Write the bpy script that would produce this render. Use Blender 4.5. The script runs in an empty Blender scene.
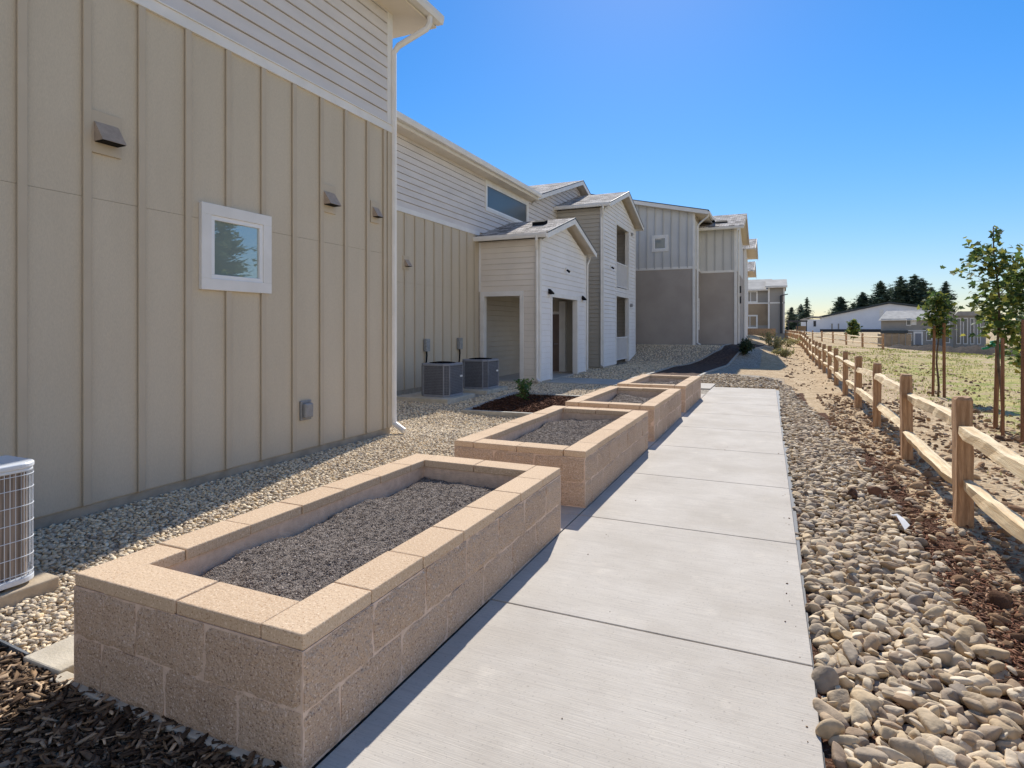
import bpy, bmesh, math, random
import numpy as np
from mathutils import Vector, Matrix, noise as mnoise
random.seed(7); np.random.seed(7)
SC = bpy.context.scene
COL = SC.collection
R = math.radians

def lin(r, g, b):
    f = lambda c: (c/255/12.92) if c/255 <= .04045 else ((c/255+.055)/1.055)**2.4
    return (f(r), f(g), f(b), 1)

# ------------------------------------------------------------------ materials
def mat(name, col, col2=None, scale=3., detail=6., rough=.7, bump=0., bscale=60., spec=.3, metal=0.,
        stretch=(1, 1, 1), lo=.35, hi=.65, fine=0., fscale=200., bdist=.01):
    m = bpy.data.materials.new(name); m.use_nodes = True
    nt = m.node_tree; N = nt.nodes; L = nt.links
    p = N['Principled BSDF']
    p.inputs['Roughness'].default_value = rough
    p.inputs['Metallic'].default_value = metal
    p.inputs['Specular IOR Level'].default_value = spec
    tc = N.new('ShaderNodeTexCoord'); mp = N.new('ShaderNodeMapping')
    mp.inputs['Scale'].default_value = stretch
    L.new(tc.outputs['Object'], mp.inputs['Vector'])
    out = None
    if col2 is None:
        col2 = tuple(c*.86 for c in col[:3])+(1,)
    n = N.new('ShaderNodeTexNoise'); n.inputs['Scale'].default_value = scale; n.inputs['Detail'].default_value = detail
    L.new(mp.outputs[0], n.inputs['Vector'])
    r = N.new('ShaderNodeMapRange'); r.inputs[1].default_value = lo; r.inputs[2].default_value = hi
    L.new(n.outputs[0], r.inputs[0])
    mx = N.new('ShaderNodeMix'); mx.data_type = 'RGBA'
    mx.inputs['A'].default_value = col; mx.inputs['B'].default_value = col2
    L.new(r.outputs[0], mx.inputs['Factor']); out = mx.outputs['Result']
    if fine:
        n2 = N.new('ShaderNodeTexNoise'); n2.inputs['Scale'].default_value = fscale; n2.inputs['Detail'].default_value = 2
        L.new(mp.outputs[0], n2.inputs['Vector'])
        r2 = N.new('ShaderNodeMapRange'); r2.inputs[1].default_value = .3; r2.inputs[2].default_value = .7
        r2.inputs[3].default_value = 1-fine; r2.inputs[4].default_value = 1+fine
        L.new(n2.outputs[0], r2.inputs[0])
        mm = N.new('ShaderNodeMix'); mm.data_type = 'RGBA'; mm.blend_type = 'MULTIPLY'; mm.inputs['Factor'].default_value = 1
        cb = N.new('ShaderNodeCombineColor')
        for i in range(3): L.new(r2.outputs[0], cb.inputs[i])
        L.new(out, mm.inputs['A']); L.new(cb.outputs[0], mm.inputs['B']); out = mm.outputs['Result']
    L.new(out, p.inputs['Base Color'])
    if bump:
        nb = N.new('ShaderNodeTexNoise'); nb.inputs['Scale'].default_value = bscale; nb.inputs['Detail'].default_value = 4
        L.new(mp.outputs[0], nb.inputs['Vector'])
        b = N.new('ShaderNodeBump'); b.inputs['Strength'].default_value = bump; b.inputs['Distance'].default_value = bdist
        L.new(nb.outputs[0], b.inputs['Height']); L.new(b.outputs[0], p.inputs['Normal'])
    return m

def island_mat(name, stops, rough=.8, spec=.2, bump=.3, bscale=80., translucent=0., vary=.15, vscale=25., bdist=.01):
    """colour picked per loose piece from a ramp of colours"""
    m = bpy.data.materials.new(name); m.use_nodes = True
    nt = m.node_tree; N = nt.nodes; L = nt.links; p = N['Principled BSDF']
    p.inputs['Roughness'].default_value = rough; p.inputs['Specular IOR Level'].default_value = spec
    g = N.new('ShaderNodeNewGeometry'); cr = N.new('ShaderNodeValToRGB')
    e = cr.color_ramp.elements
    cr.color_ramp.interpolation = 'LINEAR'
    while len(e) < len(stops): e.new(.5)
    for i, c in enumerate(stops):
        e[i].position = i/(len(stops)-1); e[i].color = c
    L.new(g.outputs['Random Per Island'], cr.inputs[0])
    tc = N.new('ShaderNodeTexCoord')
    n = N.new('ShaderNodeTexNoise'); n.inputs['Scale'].default_value = vscale; n.inputs['Detail'].default_value = 5
    L.new(tc.outputs['Object'], n.inputs['Vector'])
    r = N.new('ShaderNodeMapRange'); r.inputs[1].default_value = .3; r.inputs[2].default_value = .7
    r.inputs[3].default_value = 1-vary; r.inputs[4].default_value = 1+vary
    L.new(n.outputs[0], r.inputs[0])
    cb = N.new('ShaderNodeCombineColor')
    for i in range(3): L.new(r.outputs[0], cb.inputs[i])
    mm = N.new('ShaderNodeMix'); mm.data_type = 'RGBA'; mm.blend_type = 'MULTIPLY'; mm.inputs['Factor'].default_value = 1
    L.new(cr.outputs[0], mm.inputs['A']); L.new(cb.outputs[0], mm.inputs['B'])
    L.new(mm.outputs['Result'], p.inputs['Base Color'])
    if bump:
        nb = N.new('ShaderNodeTexNoise'); nb.inputs['Scale'].default_value = bscale; nb.inputs['Detail'].default_value = 4
        L.new(tc.outputs['Object'], nb.inputs['Vector'])
        b = N.new('ShaderNodeBump'); b.inputs['Strength'].default_value = bump; b.inputs['Distance'].default_value = bdist
        L.new(nb.outputs[0], b.inputs['Height']); L.new(b.outputs[0], p.inputs['Normal'])
    if translucent:
        t = N.new('ShaderNodeBsdfTranslucent'); L.new(mm.outputs['Result'], t.inputs['Color'])
        ms = N.new('ShaderNodeMixShader'); ms.inputs[0].default_value = translucent
        L.new(p.outputs[0], ms.inputs[1]); L.new(t.outputs[0], ms.inputs[2])
        L.new(ms.outputs[0], N['Material Output'].inputs['Surface'])
    return m

def shingle_mat(name, c1, c2, cm):
    m = bpy.data.materials.new(name); m.use_nodes = True
    N = m.node_tree.nodes; L = m.node_tree.links; p = N['Principled BSDF']
    p.inputs['Roughness'].default_value = .95; p.inputs['Specular IOR Level'].default_value = .1
    tc = N.new('ShaderNodeTexCoord'); b = N.new('ShaderNodeTexBrick')
    b.inputs['Scale'].default_value = 1.; b.inputs['Brick Width'].default_value = .26; b.inputs['Row Height'].default_value = .135
    b.inputs['Mortar Size'].default_value = .008; b.inputs['Bias'].default_value = 0
    b.inputs['Color1'].default_value = c1; b.inputs['Color2'].default_value = c2; b.inputs['Mortar'].default_value = cm
    L.new(tc.outputs['Object'], b.inputs['Vector'])
    n = N.new('ShaderNodeTexNoise'); n.inputs['Scale'].default_value = 3; n.inputs['Detail'].default_value = 8
    L.new(tc.outputs['Object'], n.inputs['Vector'])
    mm = N.new('ShaderNodeMix'); mm.data_type = 'RGBA'; mm.blend_type = 'OVERLAY'; mm.inputs['Factor'].default_value = .5
    L.new(b.outputs['Color'], mm.inputs['A']); L.new(n.outputs[0], mm.inputs['B'])
    L.new(mm.outputs['Result'], p.inputs['Base Color'])
    bp = N.new('ShaderNodeBump'); bp.inputs['Strength'].default_value = .6; bp.inputs['Distance'].default_value = .02
    L.new(b.outputs['Fac'], bp.inputs['Height']); bp.invert = True; L.new(bp.outputs[0], p.inputs['Normal'])
    return m

def glass_mat(name, col, fac=.3, rough=.02):
    m = bpy.data.materials.new(name); m.use_nodes = True
    N = m.node_tree.nodes; L = m.node_tree.links; p = N['Principled BSDF']
    p.inputs['Roughness'].default_value = .4
    tc = N.new('ShaderNodeTexCoord'); n = N.new('ShaderNodeTexNoise'); n.inputs['Scale'].default_value = 1.2
    L.new(tc.outputs['Object'], n.inputs['Vector'])
    mx = N.new('ShaderNodeMix'); mx.data_type = 'RGBA'
    mx.inputs['A'].default_value = col; mx.inputs['B'].default_value = tuple(c*.7 for c in col[:3])+(1,)
    L.new(n.outputs[0], mx.inputs['Factor']); L.new(mx.outputs['Result'], p.inputs['Base Color'])
    g = N.new('ShaderNodeBsdfGlossy'); g.inputs['Roughness'].default_value = rough
    bp = N.new('ShaderNodeBump'); bp.inputs['Strength'].default_value = .012; bp.inputs['Distance'].default_value = .01
    L.new(n.outputs[0], bp.inputs['Height']); L.new(bp.outputs[0], g.inputs['Normal'])
    ms = N.new('ShaderNodeMixShader'); ms.inputs[0].default_value = fac
    L.new(p.outputs[0], ms.inputs[1]); L.new(g.outputs[0], ms.inputs[2]); L.new(ms.outputs[0], N['Material Output'].inputs['Surface'])
    return m

def block_mat(name, a, b, fleck, dark, mottle=.5, bump=.6):
    """split-face / ground-face concrete block: pale and dark aggregate flecks"""
    m = bpy.data.materials.new(name); m.use_nodes = True
    N = m.node_tree.nodes; L = m.node_tree.links; p = N['Principled BSDF']
    p.inputs['Roughness'].default_value = .95; p.inputs['Specular IOR Level'].default_value = .1
    tc = N.new('ShaderNodeTexCoord'); g = N.new('ShaderNodeNewGeometry')
    n = N.new('ShaderNodeTexNoise'); n.inputs['Scale'].default_value = 5; n.inputs['Detail'].default_value = 8
    L.new(tc.outputs['Object'], n.inputs['Vector'])
    ad = N.new('ShaderNodeMath'); ad.operation = 'MULTIPLY_ADD'; ad.inputs[1].default_value = .7; ad.inputs[2].default_value = -.05
    L.new(g.outputs['Random Per Island'], ad.inputs[0])
    ad2 = N.new('ShaderNodeMath'); ad2.operation = 'MULTIPLY_ADD'; ad2.inputs[1].default_value = mottle*1.6
    L.new(n.outputs[0], ad2.inputs[0]); 
    sb = N.new('ShaderNodeMath'); sb.operation = 'SUBTRACT'; sb.inputs[1].default_value = mottle*.8
    L.new(ad.outputs[0], ad2.inputs[2]); L.new(ad2.outputs[0], sb.inputs[0])
    cl = N.new('ShaderNodeClamp'); L.new(sb.outputs[0], cl.inputs[0])
    mx = N.new('ShaderNodeMix'); mx.data_type = 'RGBA'; mx.inputs['A'].default_value = a; mx.inputs['B'].default_value = b
    L.new(cl.outputs[0], mx.inputs['Factor'])
    cur = mx.outputs['Result']
    for sc, th0, th1, c in ((130, .58, .68, dark), (95, .61, .67, fleck), (230, .62, .68, fleck)):
        k = N.new('ShaderNodeTexNoise'); k.inputs['Scale'].default_value = sc; k.inputs['Detail'].default_value = 1.5
        mpp = N.new('ShaderNodeMapping'); mpp.inputs['Location'].default_value = (sc, sc*.3, 1.7)
        L.new(tc.outputs['Object'], mpp.inputs[0]); L.new(mpp.outputs[0], k.inputs['Vector'])
        r = N.new('ShaderNodeMapRange'); r.inputs[1].default_value = th0; r.inputs[2].default_value = th1; r.inputs[4].default_value = .8
        L.new(k.outputs[0], r.inputs[0])
        q = N.new('ShaderNodeMix'); q.data_type = 'RGBA'; q.inputs['B'].default_value = c
        L.new(r.outputs[0], q.inputs['Factor']); L.new(cur, q.inputs['A']); cur = q.outputs['Result']
    L.new(cur, p.inputs['Base Color'])
    nb = N.new('ShaderNodeTexNoise'); nb.inputs['Scale'].default_value = 60; nb.inputs['Detail'].default_value = 8
    L.new(tc.outputs['Object'], nb.inputs['Vector'])
    bp = N.new('ShaderNodeBump'); bp.inputs['Strength'].default_value = bump; bp.inputs['Distance'].default_value = .014
    L.new(nb.outputs[0], bp.inputs['Height']); L.new(bp.outputs[0], p.inputs['Normal'])
    return m

M = {}
M['beige'] = mat('beige_paint', lin(202, 190, 169), lin(196, 184, 163), scale=1.6, stretch=(1, 1.6, .35), lo=.4, hi=.7, rough=.75, bump=.4, bscale=140, fine=.06, fscale=120, bdist=.004)
M['beige_trim'] = mat('beige_batten_paint', lin(196, 183, 162), lin(189, 176, 155), scale=2, rough=.7, bump=.15, bscale=150, bdist=.003)
M['grey_lap'] = mat('light_grey_lap_paint', lin(220, 215, 211), lin(210, 205, 201), scale=1.2, rough=.7, bump=.12, bscale=90, fine=.03, bdist=.004, stretch=(1, 1, 4))
M['cream_lap'] = mat('pale_cream_lap_paint', lin(230, 222, 210), lin(221, 213, 201), scale=1.2, rough=.7, bump=.12, bscale=90, bdist=.004)
M['white_lap'] = mat('pale_grey_lap_paint', lin(236, 234, 232), lin(228, 226, 224), scale=1.2, rough=.7, bump=.12, bscale=90, bdist=.004)
M['sage_lap'] = mat('grey_green_lap_paint', lin(186, 179, 166), lin(177, 170, 157), scale=1.2, rough=.7, bump=.1, bscale=90, bdist=.004)
M['taupe_lap'] = mat('dark_taupe_lap_paint', lin(172, 163, 155), lin(163, 154, 146), scale=1.2, rough=.75, bump=.1, bscale=90, bdist=.004)
M['sage_panel'] = mat('pale_sage_panel_paint', lin(208, 208, 206), lin(200, 200, 198), scale=1, rough=.7)
M['sage_batten'] = mat('sage_batten_shade_tone', lin(186, 186, 184), lin(178, 178, 176), scale=1, rough=.7)  # darker than the panel: the battens' shadow lines are put into the colour
M['white'] = mat('white_trim_paint', lin(232, 230, 226), lin(222, 220, 215), scale=3, rough=.55, spec=.4)
M['vinyl'] = mat('white_vinyl', lin(238, 238, 238), lin(230, 230, 230), scale=3, rough=.35, spec=.5)
M['soffit'] = mat('cream_soffit', lin(226, 216, 200), lin(216, 206, 190), scale=2, rough=.7)
M['concrete_base'] = mat('foundation_concrete', lin(182, 171, 154), lin(160, 150, 134), scale=6, rough=.9, bump=.3, bscale=50)
M['shingle'] = shingle_mat('grey_shingles', lin(222, 213, 202), lin(112, 105, 99), lin(80, 76, 73))
M['dark_edge'] = mat('dark_drip_edge', lin(60, 62, 68), rough=.5)
M['glass'] = glass_mat('window_glass', lin(156, 172, 164), .36, .01)
M['dark_glass'] = glass_mat('dark_window_glass', lin(74, 78, 74), .08, .15)
M['far_glass'] = glass_mat('blind_window_glass', lin(128, 140, 140), .25)
M['vent'] = mat('vent_paint', lin(176, 159, 142), lin(162, 146, 130), scale=20, rough=.6)
M['black'] = mat('black_metal', lin(30, 30, 32), rough=.9, spec=.1)
M['dark_int'] = mat('dark_duct', lin(20, 18, 16), rough=.9)
M['grey_plastic'] = mat('grey_plastic', lin(150, 150, 150), lin(135, 135, 135), scale=15, rough=.4, spec=.5)
M['galv'] = mat('galvanised_steel', lin(165, 168, 172), lin(140, 143, 147), scale=20, rough=.4, metal=.4)
M['door'] = mat('taupe_door', lin(128, 112, 104), rough=.5)
M['concrete_pad'] = mat('ac_pad_concrete', lin(196, 178, 152), lin(176, 158, 134), scale=9, rough=.9, bump=.3, bscale=70)
M['slab'] = mat('pale_concrete_pad', lin(206, 196, 178), lin(186, 176, 158), scale=7, rough=.9, bump=.3, bscale=80)
M['ac_grey'] = mat('ac_grey_metal', lin(138, 141, 149), lin(126, 129, 137), scale=8, rough=.5, spec=.4)
M['ac_dark'] = mat('ac_dark_grille', lin(96, 98, 106), lin(82, 84, 92), scale=30, rough=.6)
M['ac_white'] = mat('ac_white_metal', lin(226, 230, 232), lin(214, 218, 222), scale=6, rough=.35, spec=.5)
M['coil'] = mat('coil_fins', lin(168, 152, 138), lin(96, 86, 78), scale=9, rough=.5, metal=.1, stretch=(1, 7, .15))
M['wood'] = mat('cedar_post', lin(194, 156, 120), lin(156, 120, 88), scale=5, rough=.85, bump=.6, bscale=30, stretch=(9, 9, .7), fine=.12, fscale=30, bdist=.01)
M['rail'] = mat('split_rail_wood', lin(242, 222, 184), lin(212, 182, 138), scale=5, rough=.8, bump=.7, bscale=26, stretch=(8, .8, 8), fine=.12, fscale=20, bdist=.012)
M['stake'] = mat('stake_wood', lin(152, 112, 84), lin(118, 84, 60), scale=5, rough=.9, bump=.4, bscale=30, stretch=(8, 8, .8))
M['bark'] = mat('grey_bark', lin(120, 104, 88), lin(84, 72, 60), scale=12, rough=.95, bump=.5, bscale=40, stretch=(3, 3, 1))
M['tie'] = mat('green_tie', lin(60, 175, 140), lin(40, 140, 110), scale=8, rough=.6)
M['block'] = block_mat('split_face_block', lin(200, 174, 150), lin(180, 154, 131), lin(226, 206, 188), lin(118, 95, 82), bump=1.)
M['cap'] = block_mat('tan_cap_block', lin(212, 186, 156), lin(196, 169, 139), lin(230, 206, 178), lin(168, 132, 102), mottle=.5, bump=.25)
M['mortar'] = mat('mortar', lin(226, 200, 178), lin(208, 182, 160), scale=20, rough=.95, bump=.5, bscale=90)
M['soil'] = mat('grey_soil', lin(146, 135, 126), lin(112, 103, 96), scale=40, rough=1, bump=1., bscale=120, fine=.4, fscale=160, bdist=.02)
M['soil_bits'] = island_mat('soil_crumbs', [lin(96, 85, 76), lin(134, 121, 110), lin(154, 140, 128), lin(174, 160, 147), lin(124, 111, 101), lin(206, 194, 181)], rough=1, spec=.05, bump=.5, bscale=200)
M['cobble'] = island_mat('river_cobbles', [lin(118, 104, 92), lin(184, 164, 136), lin(204, 182, 148), lin(160, 142, 122), lin(212, 192, 160), lin(188, 164, 130), lin(142, 132, 122), lin(198, 174, 138), lin(220, 204, 178), lin(170, 146, 118), lin(150, 130, 110)], rough=.85, spec=.2, bump=.45, bscale=45, vary=.2, vscale=18)
M['gravel'] = island_mat('grey_gravel', [lin(140, 124, 106), lin(218, 198, 168), lin(240, 222, 192), lin(180, 164, 144), lin(244, 228, 198), lin(228, 202, 162), lin(160, 148, 134), lin(234, 216, 186)], rough=.9, spec=.15, bump=.4, bscale=120)
M['chips'] = island_mat('mulch_chips', [lin(44, 36, 30), lin(92, 74, 60), lin(150, 124, 98), lin(60, 49, 41), lin(206, 180, 150), lin(100, 82, 68), lin(52, 44, 38), lin(120, 100, 82)], rough=.95, spec=.1, bump=.5, bscale=70)
M['dark_chips'] = island_mat('dark_bark_mulch', [lin(58, 40, 32), lin(92, 64, 50), lin(72, 50, 42), lin(110, 82, 66)], rough=1, spec=.05, bump=.4, bscale=90)
M['red_bark'] = island_mat('red_brown_bark_bits', [lin(92, 62, 50), lin(140, 102, 82), lin(116, 80, 64), lin(164, 134, 110), lin(78, 58, 50), lin(150, 116, 96)], rough=1, spec=.05, bump=.4, bscale=90)
M['clods'] = island_mat('dirt_clods', [lin(120, 92, 70), lin(168, 138, 108), lin(92, 70, 56), lin(190, 160, 126), lin(146, 116, 90)], rough=1, spec=.05, bump=.6, bscale=70)
M['grass'] = island_mat('dry_grass', [lin(140, 154, 78), lin(186, 176, 112), lin(116, 138, 60), lin(196, 184, 126), lin(130, 148, 72)], rough=.8, spec=.1, bump=0, translucent=.3)
M['leaf'] = island_mat('maple_leaves', [lin(66, 88, 52), lin(94, 116, 62), lin(76, 100, 58), lin(124, 140, 74), lin(172, 168, 80), lin(90, 110, 66), lin(70, 92, 58)], rough=.65, spec=.2, bump=0, translucent=.4)
M['needle'] = island_mat('conifer_needles', [lin(78, 100, 92), lin(104, 124, 108), lin(126, 142, 118), lin(90, 110, 102)], rough=.8, spec=.1, bump=0, translucent=.1)  # lightened and bluish: distance haze is put into the needle colour
M['shrub_dark'] = island_mat('dark_shrub_leaves', [lin(40, 54, 36), lin(62, 76, 48), lin(50, 64, 44)], rough=.6, bump=0, translucent=.15)
M['shrub_dry'] = island_mat('dry_shrub_leaves', [lin(128, 128, 84), lin(176, 168, 120), lin(150, 148, 98), lin(196, 182, 136)], rough=.8, bump=0, translucent=.3)
M['plant'] = island_mat('young_plant_leaves', [lin(60, 92, 50), lin(96, 124, 66), lin(74, 104, 58), lin(150, 160, 112)], rough=.5, bump=0, translucent=.25)
M['metal_white'] = mat('white_metal_siding', lin(226, 230, 238), lin(216, 220, 228), scale=.3, rough=.5)
M['far_grey'] = mat('far_grey_siding', lin(158, 154, 148), lin(148, 144, 138), scale=.5, rough=.8)
M['far_roof'] = mat('far_pale_roof', lin(176, 172, 164), lin(150, 146, 140), scale=1, rough=.9)
M['far_tan'] = mat('far_tan_board', lin(164, 146, 122), lin(146, 128, 106), scale=.8, rough=.8)
M['dark_roof'] = mat('dark_roof', lin(64, 72, 76), rough=.6)
M['brick'] = mat('tan_brick', lin(176, 150, 122), lin(150, 124, 98), scale=8, rough=.9)
M['paper'] = mat('white_plastic_scrap', lin(222, 222, 222), lin(200, 200, 200), rough=.6)
M['brown_rock'] = mat('brown_stone', lin(128, 92, 70), lin(92, 64, 50), scale=10, rough=.9, bump=.5, bscale=30)
M['stick'] = mat('bare_stick', lin(190, 160, 120), lin(160, 130, 96), scale=10, rough=.9)
M['edging'] = mat('edging_strip', lin(176, 172, 162), lin(150, 146, 138), scale=6, rough=.8)
M['steel_edge'] = mat('steel_edging', lin(120, 124, 128), lin(96, 100, 104), scale=10, rough=.6)
M['netting'] = mat('dark_erosion_berm', lin(70, 60, 52), lin(46, 40, 36), scale=2, rough=1, bump=.6, bscale=8, bdist=.1)

# ------------------------------------------------------------------ mesh builder
class MB:
    def __init__(s): s.v = []; s.f = []
    def add(s, vs, fs):
        o = len(s.v); s.v += [tuple(p) for p in vs]; s.f += [tuple(i+o for i in f) for f in fs]; return s
    def box(s, x0, x1, y0, y1, z0, z1):
        return s.add([(x0,y0,z0),(x1,y0,z0),(x1,y1,z0),(x0,y1,z0),(x0,y0,z1),(x1,y0,z1),(x1,y1,z1),(x0,y1,z1)],
                     [(0,3,2,1),(4,5,6,7),(0,1,5,4),(1,2,6,5),(2,3,7,6),(3,0,4,7)])
    def wbox(s, P, s0, s1, z0, z1, o0, o1):
        vs = [P(a, z, o) for z in (z0, z1) for (a, o) in ((s0,o0),(s1,o0),(s1,o1),(s0,o1))]
        return s.add(vs, [(0,3,2,1),(4,5,6,7),(0,1,5,4),(1,2,6,5),(2,3,7,6),(3,0,4,7)])
    def prism(s, poly, ext):
        """poly: list of 3D points; ext: extrusion vector"""
        n = len(poly); e = Vector(ext)
        vs = [Vector(p) for p in poly]+[Vector(p)+e for p in poly]
        return s.add(vs, [tuple(range(n))[::-1], tuple(range(n, 2*n))]+[(i, (i+1) % n, (i+1) % n+n, i+n) for i in range(n)])
    def tube(s, pts, r, n=8, cap=True):
        pts = [Vector(p) for p in pts]; rs = r if hasattr(r, '__len__') else [r]*len(pts)
        rings = []; ref = None
        for i, p in enumerate(pts):
            d = (pts[min(i+1, len(pts)-1)]-pts[max(i-1, 0)]).normalized()
            if ref is None: ref = d.orthogonal().normalized()
            ref = (ref-d*ref.dot(d)).normalized(); b = d.cross(ref)
            rings.append([p+(ref*math.cos(2*math.pi*k/n)+b*math.sin(2*math.pi*k/n))*rs[i] for k in range(n)])
        vs = [q for ring in rings for q in ring]; fs = []
        for i in range(len(rings)-1):
            for k in range(n):
                fs.append((i*n+k, i*n+(k+1) % n, (i+1)*n+(k+1) % n, (i+1)*n+k))
        if cap: fs += [tuple(range(n))[::-1], tuple(range((len(rings)-1)*n, len(rings)*n))]
        return s.add(vs, fs)
    def build(s, name, m, parent=None, smooth=False, bevel=0., seg=2):
        me = bpy.data.meshes.new(name)
        off = root_loc(parent) if parent else Vector((0, 0, 0))
        me.from_pydata([(a-off.x, b-off.y, c-off.z) for a, b, c in s.v], [], s.f)
        me.materials.append(m)
        bm = bmesh.new(); bm.from_mesh(me); bmesh.ops.recalc_face_normals(bm, faces=bm.faces); bm.to_mesh(me); bm.free()
        if smooth: me.polygons.foreach_set('use_smooth', [True]*len(me.polygons))
        o = bpy.data.objects.new(name, me); COL.objects.link(o)
        if parent: o.parent = parent
        if bevel:
            b = o.modifiers.new('bevel', 'BEVEL'); b.width = bevel; b.segments = seg; b.limit_method = 'ANGLE'
        return o

def root_loc(o):
    while o.parent: o = o.parent
    return o.location.copy()

def tag(o, label=None, cat=None, group=None, kind=None):
    if label: o['label'] = label
    if cat: o['category'] = cat
    if group: o['group'] = group
    if kind: o['kind'] = kind
    return o

def thing(name, loc, label, cat, group=None):
    o = bpy.data.objects.new(name, None); COL.objects.link(o); o.location = loc
    o.empty_display_size = .2
    return tag(o, label, cat, group)

def dup(o, loc=None, rz=None, label=None, group=None):
    def cp(x, par):
        c = x.copy(); COL.objects.link(c); c.parent = par
        for ch in list(x.children): cp(ch, c)
        return c
    r = cp(o, None)
    if loc is not None: r.location = loc
    if rz is not None: r.rotation_euler = (0, 0, rz)
    if label: r['label'] = label
    if group: r['group'] = group
    return r

def fastmesh(name, V, F, m, parent=None, smooth=False):
    """V (n,3) array, F (k,c) array of equal-sized faces"""
    me = bpy.data.meshes.new(name)
    V = np.ascontiguousarray(V, dtype=np.float32); F = np.ascontiguousarray(F, dtype=np.int32)
    k, c = F.shape
    me.vertices.add(len(V)); me.vertices.foreach_set('co', V.ravel())
    me.loops.add(k*c); me.loops.foreach_set('vertex_index', F.ravel())
    me.polygons.add(k); me.polygons.foreach_set('loop_start', np.arange(0, k*c, c, dtype=np.int32))
    me.polygons.foreach_set('loop_total', np.full(k, c, dtype=np.int32))
    if smooth: me.polygons.foreach_set('use_smooth', np.ones(k, dtype=bool))
    me.update(calc_edges=True); me.materials.append(m)
    o = bpy.data.objects.new(name, me); COL.objects.link(o)
    if parent: o.parent = parent
    return o

# ------------------------------------------------------------------ terrain
def sst(a, b, x):
    t = np.clip((np.asarray(x, float)-a)/(b-a), 0, 1); return t*t*(3-2*t)
def H(x, y):
    """height of the bare ground"""
    x = np.asarray(x, float); y = np.asarray(y, float)
    h = -.03+0*x
    h = h+.74*sst(26.5, 31.4, y)*(1-sst(-2.2, 1.2, x))*(1+0*x)       # bank up to the far blocks
    h = h+.36*sst(30, 46, y)*sst(-2.2, 1.2, x)
    h = h+.3*sst(40, 70, y)*(1-sst(-2.2, 1.2, x))
    h = h-.15*np.exp(-((x+4.9)**2/2.6+(y-9.6)**2/2.2))                 # shallow swale beside the second planter
    h = h+.045*(1-sst(-4.9, -3.4, x))*(1-sst(7, 9, y))
    h = h-2.7*sst(4, 20, x)*sst(20, 100, y)*(1-sst(150, 195, y))                           # field falls away to the right
    h = h-.12*sst(2.2, 6, x)
    h = h+.10*sst(.5, 1.0, x)*(1-sst(1.6, 2.4, x))*(1-sst(20, 30, y))*.3
    return h
def Hs(x, y): return float(H(x, y))

# ------------------------------------------------------------------ scatter of stones
def ico(sub):
    bm = bmesh.new(); bmesh.ops.create_icosphere(bm, subdivisions=sub, radius=1)
    V = np.array([v.co[:] for v in bm.verts]); F = np.array([[v.index for v in f.verts] for f in bm.faces]); bm.free()
    return V, F
def stone_variants(sub, n, amp, seed, facet=.0):
    rs = np.random.RandomState(seed); V, F = ico(sub); out = []
    for i in range(n):
        W = V.copy()
        for _ in range(5):
            d = rs.normal(size=3); d /= np.linalg.norm(d)
            W += np.outer(np.sin(V @ d*rs.uniform(1.2, 2.6)+rs.uniform(0, 6)), rs.normal(size=3))*amp*.4
        for _ in range(int(facet)):
            d = rs.normal(size=3); d /= np.linalg.norm(d); t = rs.uniform(.5, .85)
            pr = W @ d; ex = np.maximum(pr-t, 0); W -= np.outer(ex, d)*.85
        out.append(W)
    return out, F
def scatter(name, pts, sizes, aspect, variants, m, tilt=.25, zoff=None, parent=None, smooth=True, seed=1, yaw0=None, yaws=None):
    """pts (n,3), sizes (n,) half-length; aspect (b,c) ranges relative to the length"""
    rs = np.random.RandomState(seed); n = len(pts); var, F = variants
    idx = rs.randint(0, len(var), n); nv = len(var[0])
    B = np.stack(var)[idx]
    sb = rs.uniform(*aspect[0], n); sc = rs.uniform(*aspect[1], n)
    B = B*np.stack([sizes, sizes*sb, sizes*sc], 1)[:, None, :]
    ya = rs.uniform(0, 2*np.pi, n) if yaws is None else yaw0+rs.normal(0, yaws, n)
    tx = rs.normal(0, tilt, n); ty = rs.normal(0, tilt, n)
    def rot(B, a, i, j):
        c, s = np.cos(a)[:, None], np.sin(a)[:, None]
        p, q = B[:, :, i].copy(), B[:, :, j].copy()
        B[:, :, i] = c*p-s*q; B[:, :, j] = s*p+c*q
    rot(B, tx, 1, 2); rot(B, ty, 0, 2); rot(B, ya, 0, 1)
    B = B+np.asarray(pts)[:, None, :]
    FF = (F[None]+(np.arange(n)*nv)[:, None, None]).reshape(-1, F.shape[1])
    return fastmesh(name, B.reshape(-1, 3), FF, m, parent, smooth)
def jgrid(x0, x1, y0, y1, step, seed, jit=.45):
    rs = np.random.RandomState(seed)
    xs = np.arange(x0, x1, step); ys = np.arange(y0, y1, step)
    X, Y = np.meshgrid(xs, ys); X = X.ravel(); Y = Y.ravel()
    X = X+rs.uniform(-jit, jit, X.shape)*step; Y = Y+rs.uniform(-jit, jit, Y.shape)*step
    return X, Y
def join_arrays(*a): return np.concatenate(a)

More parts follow.
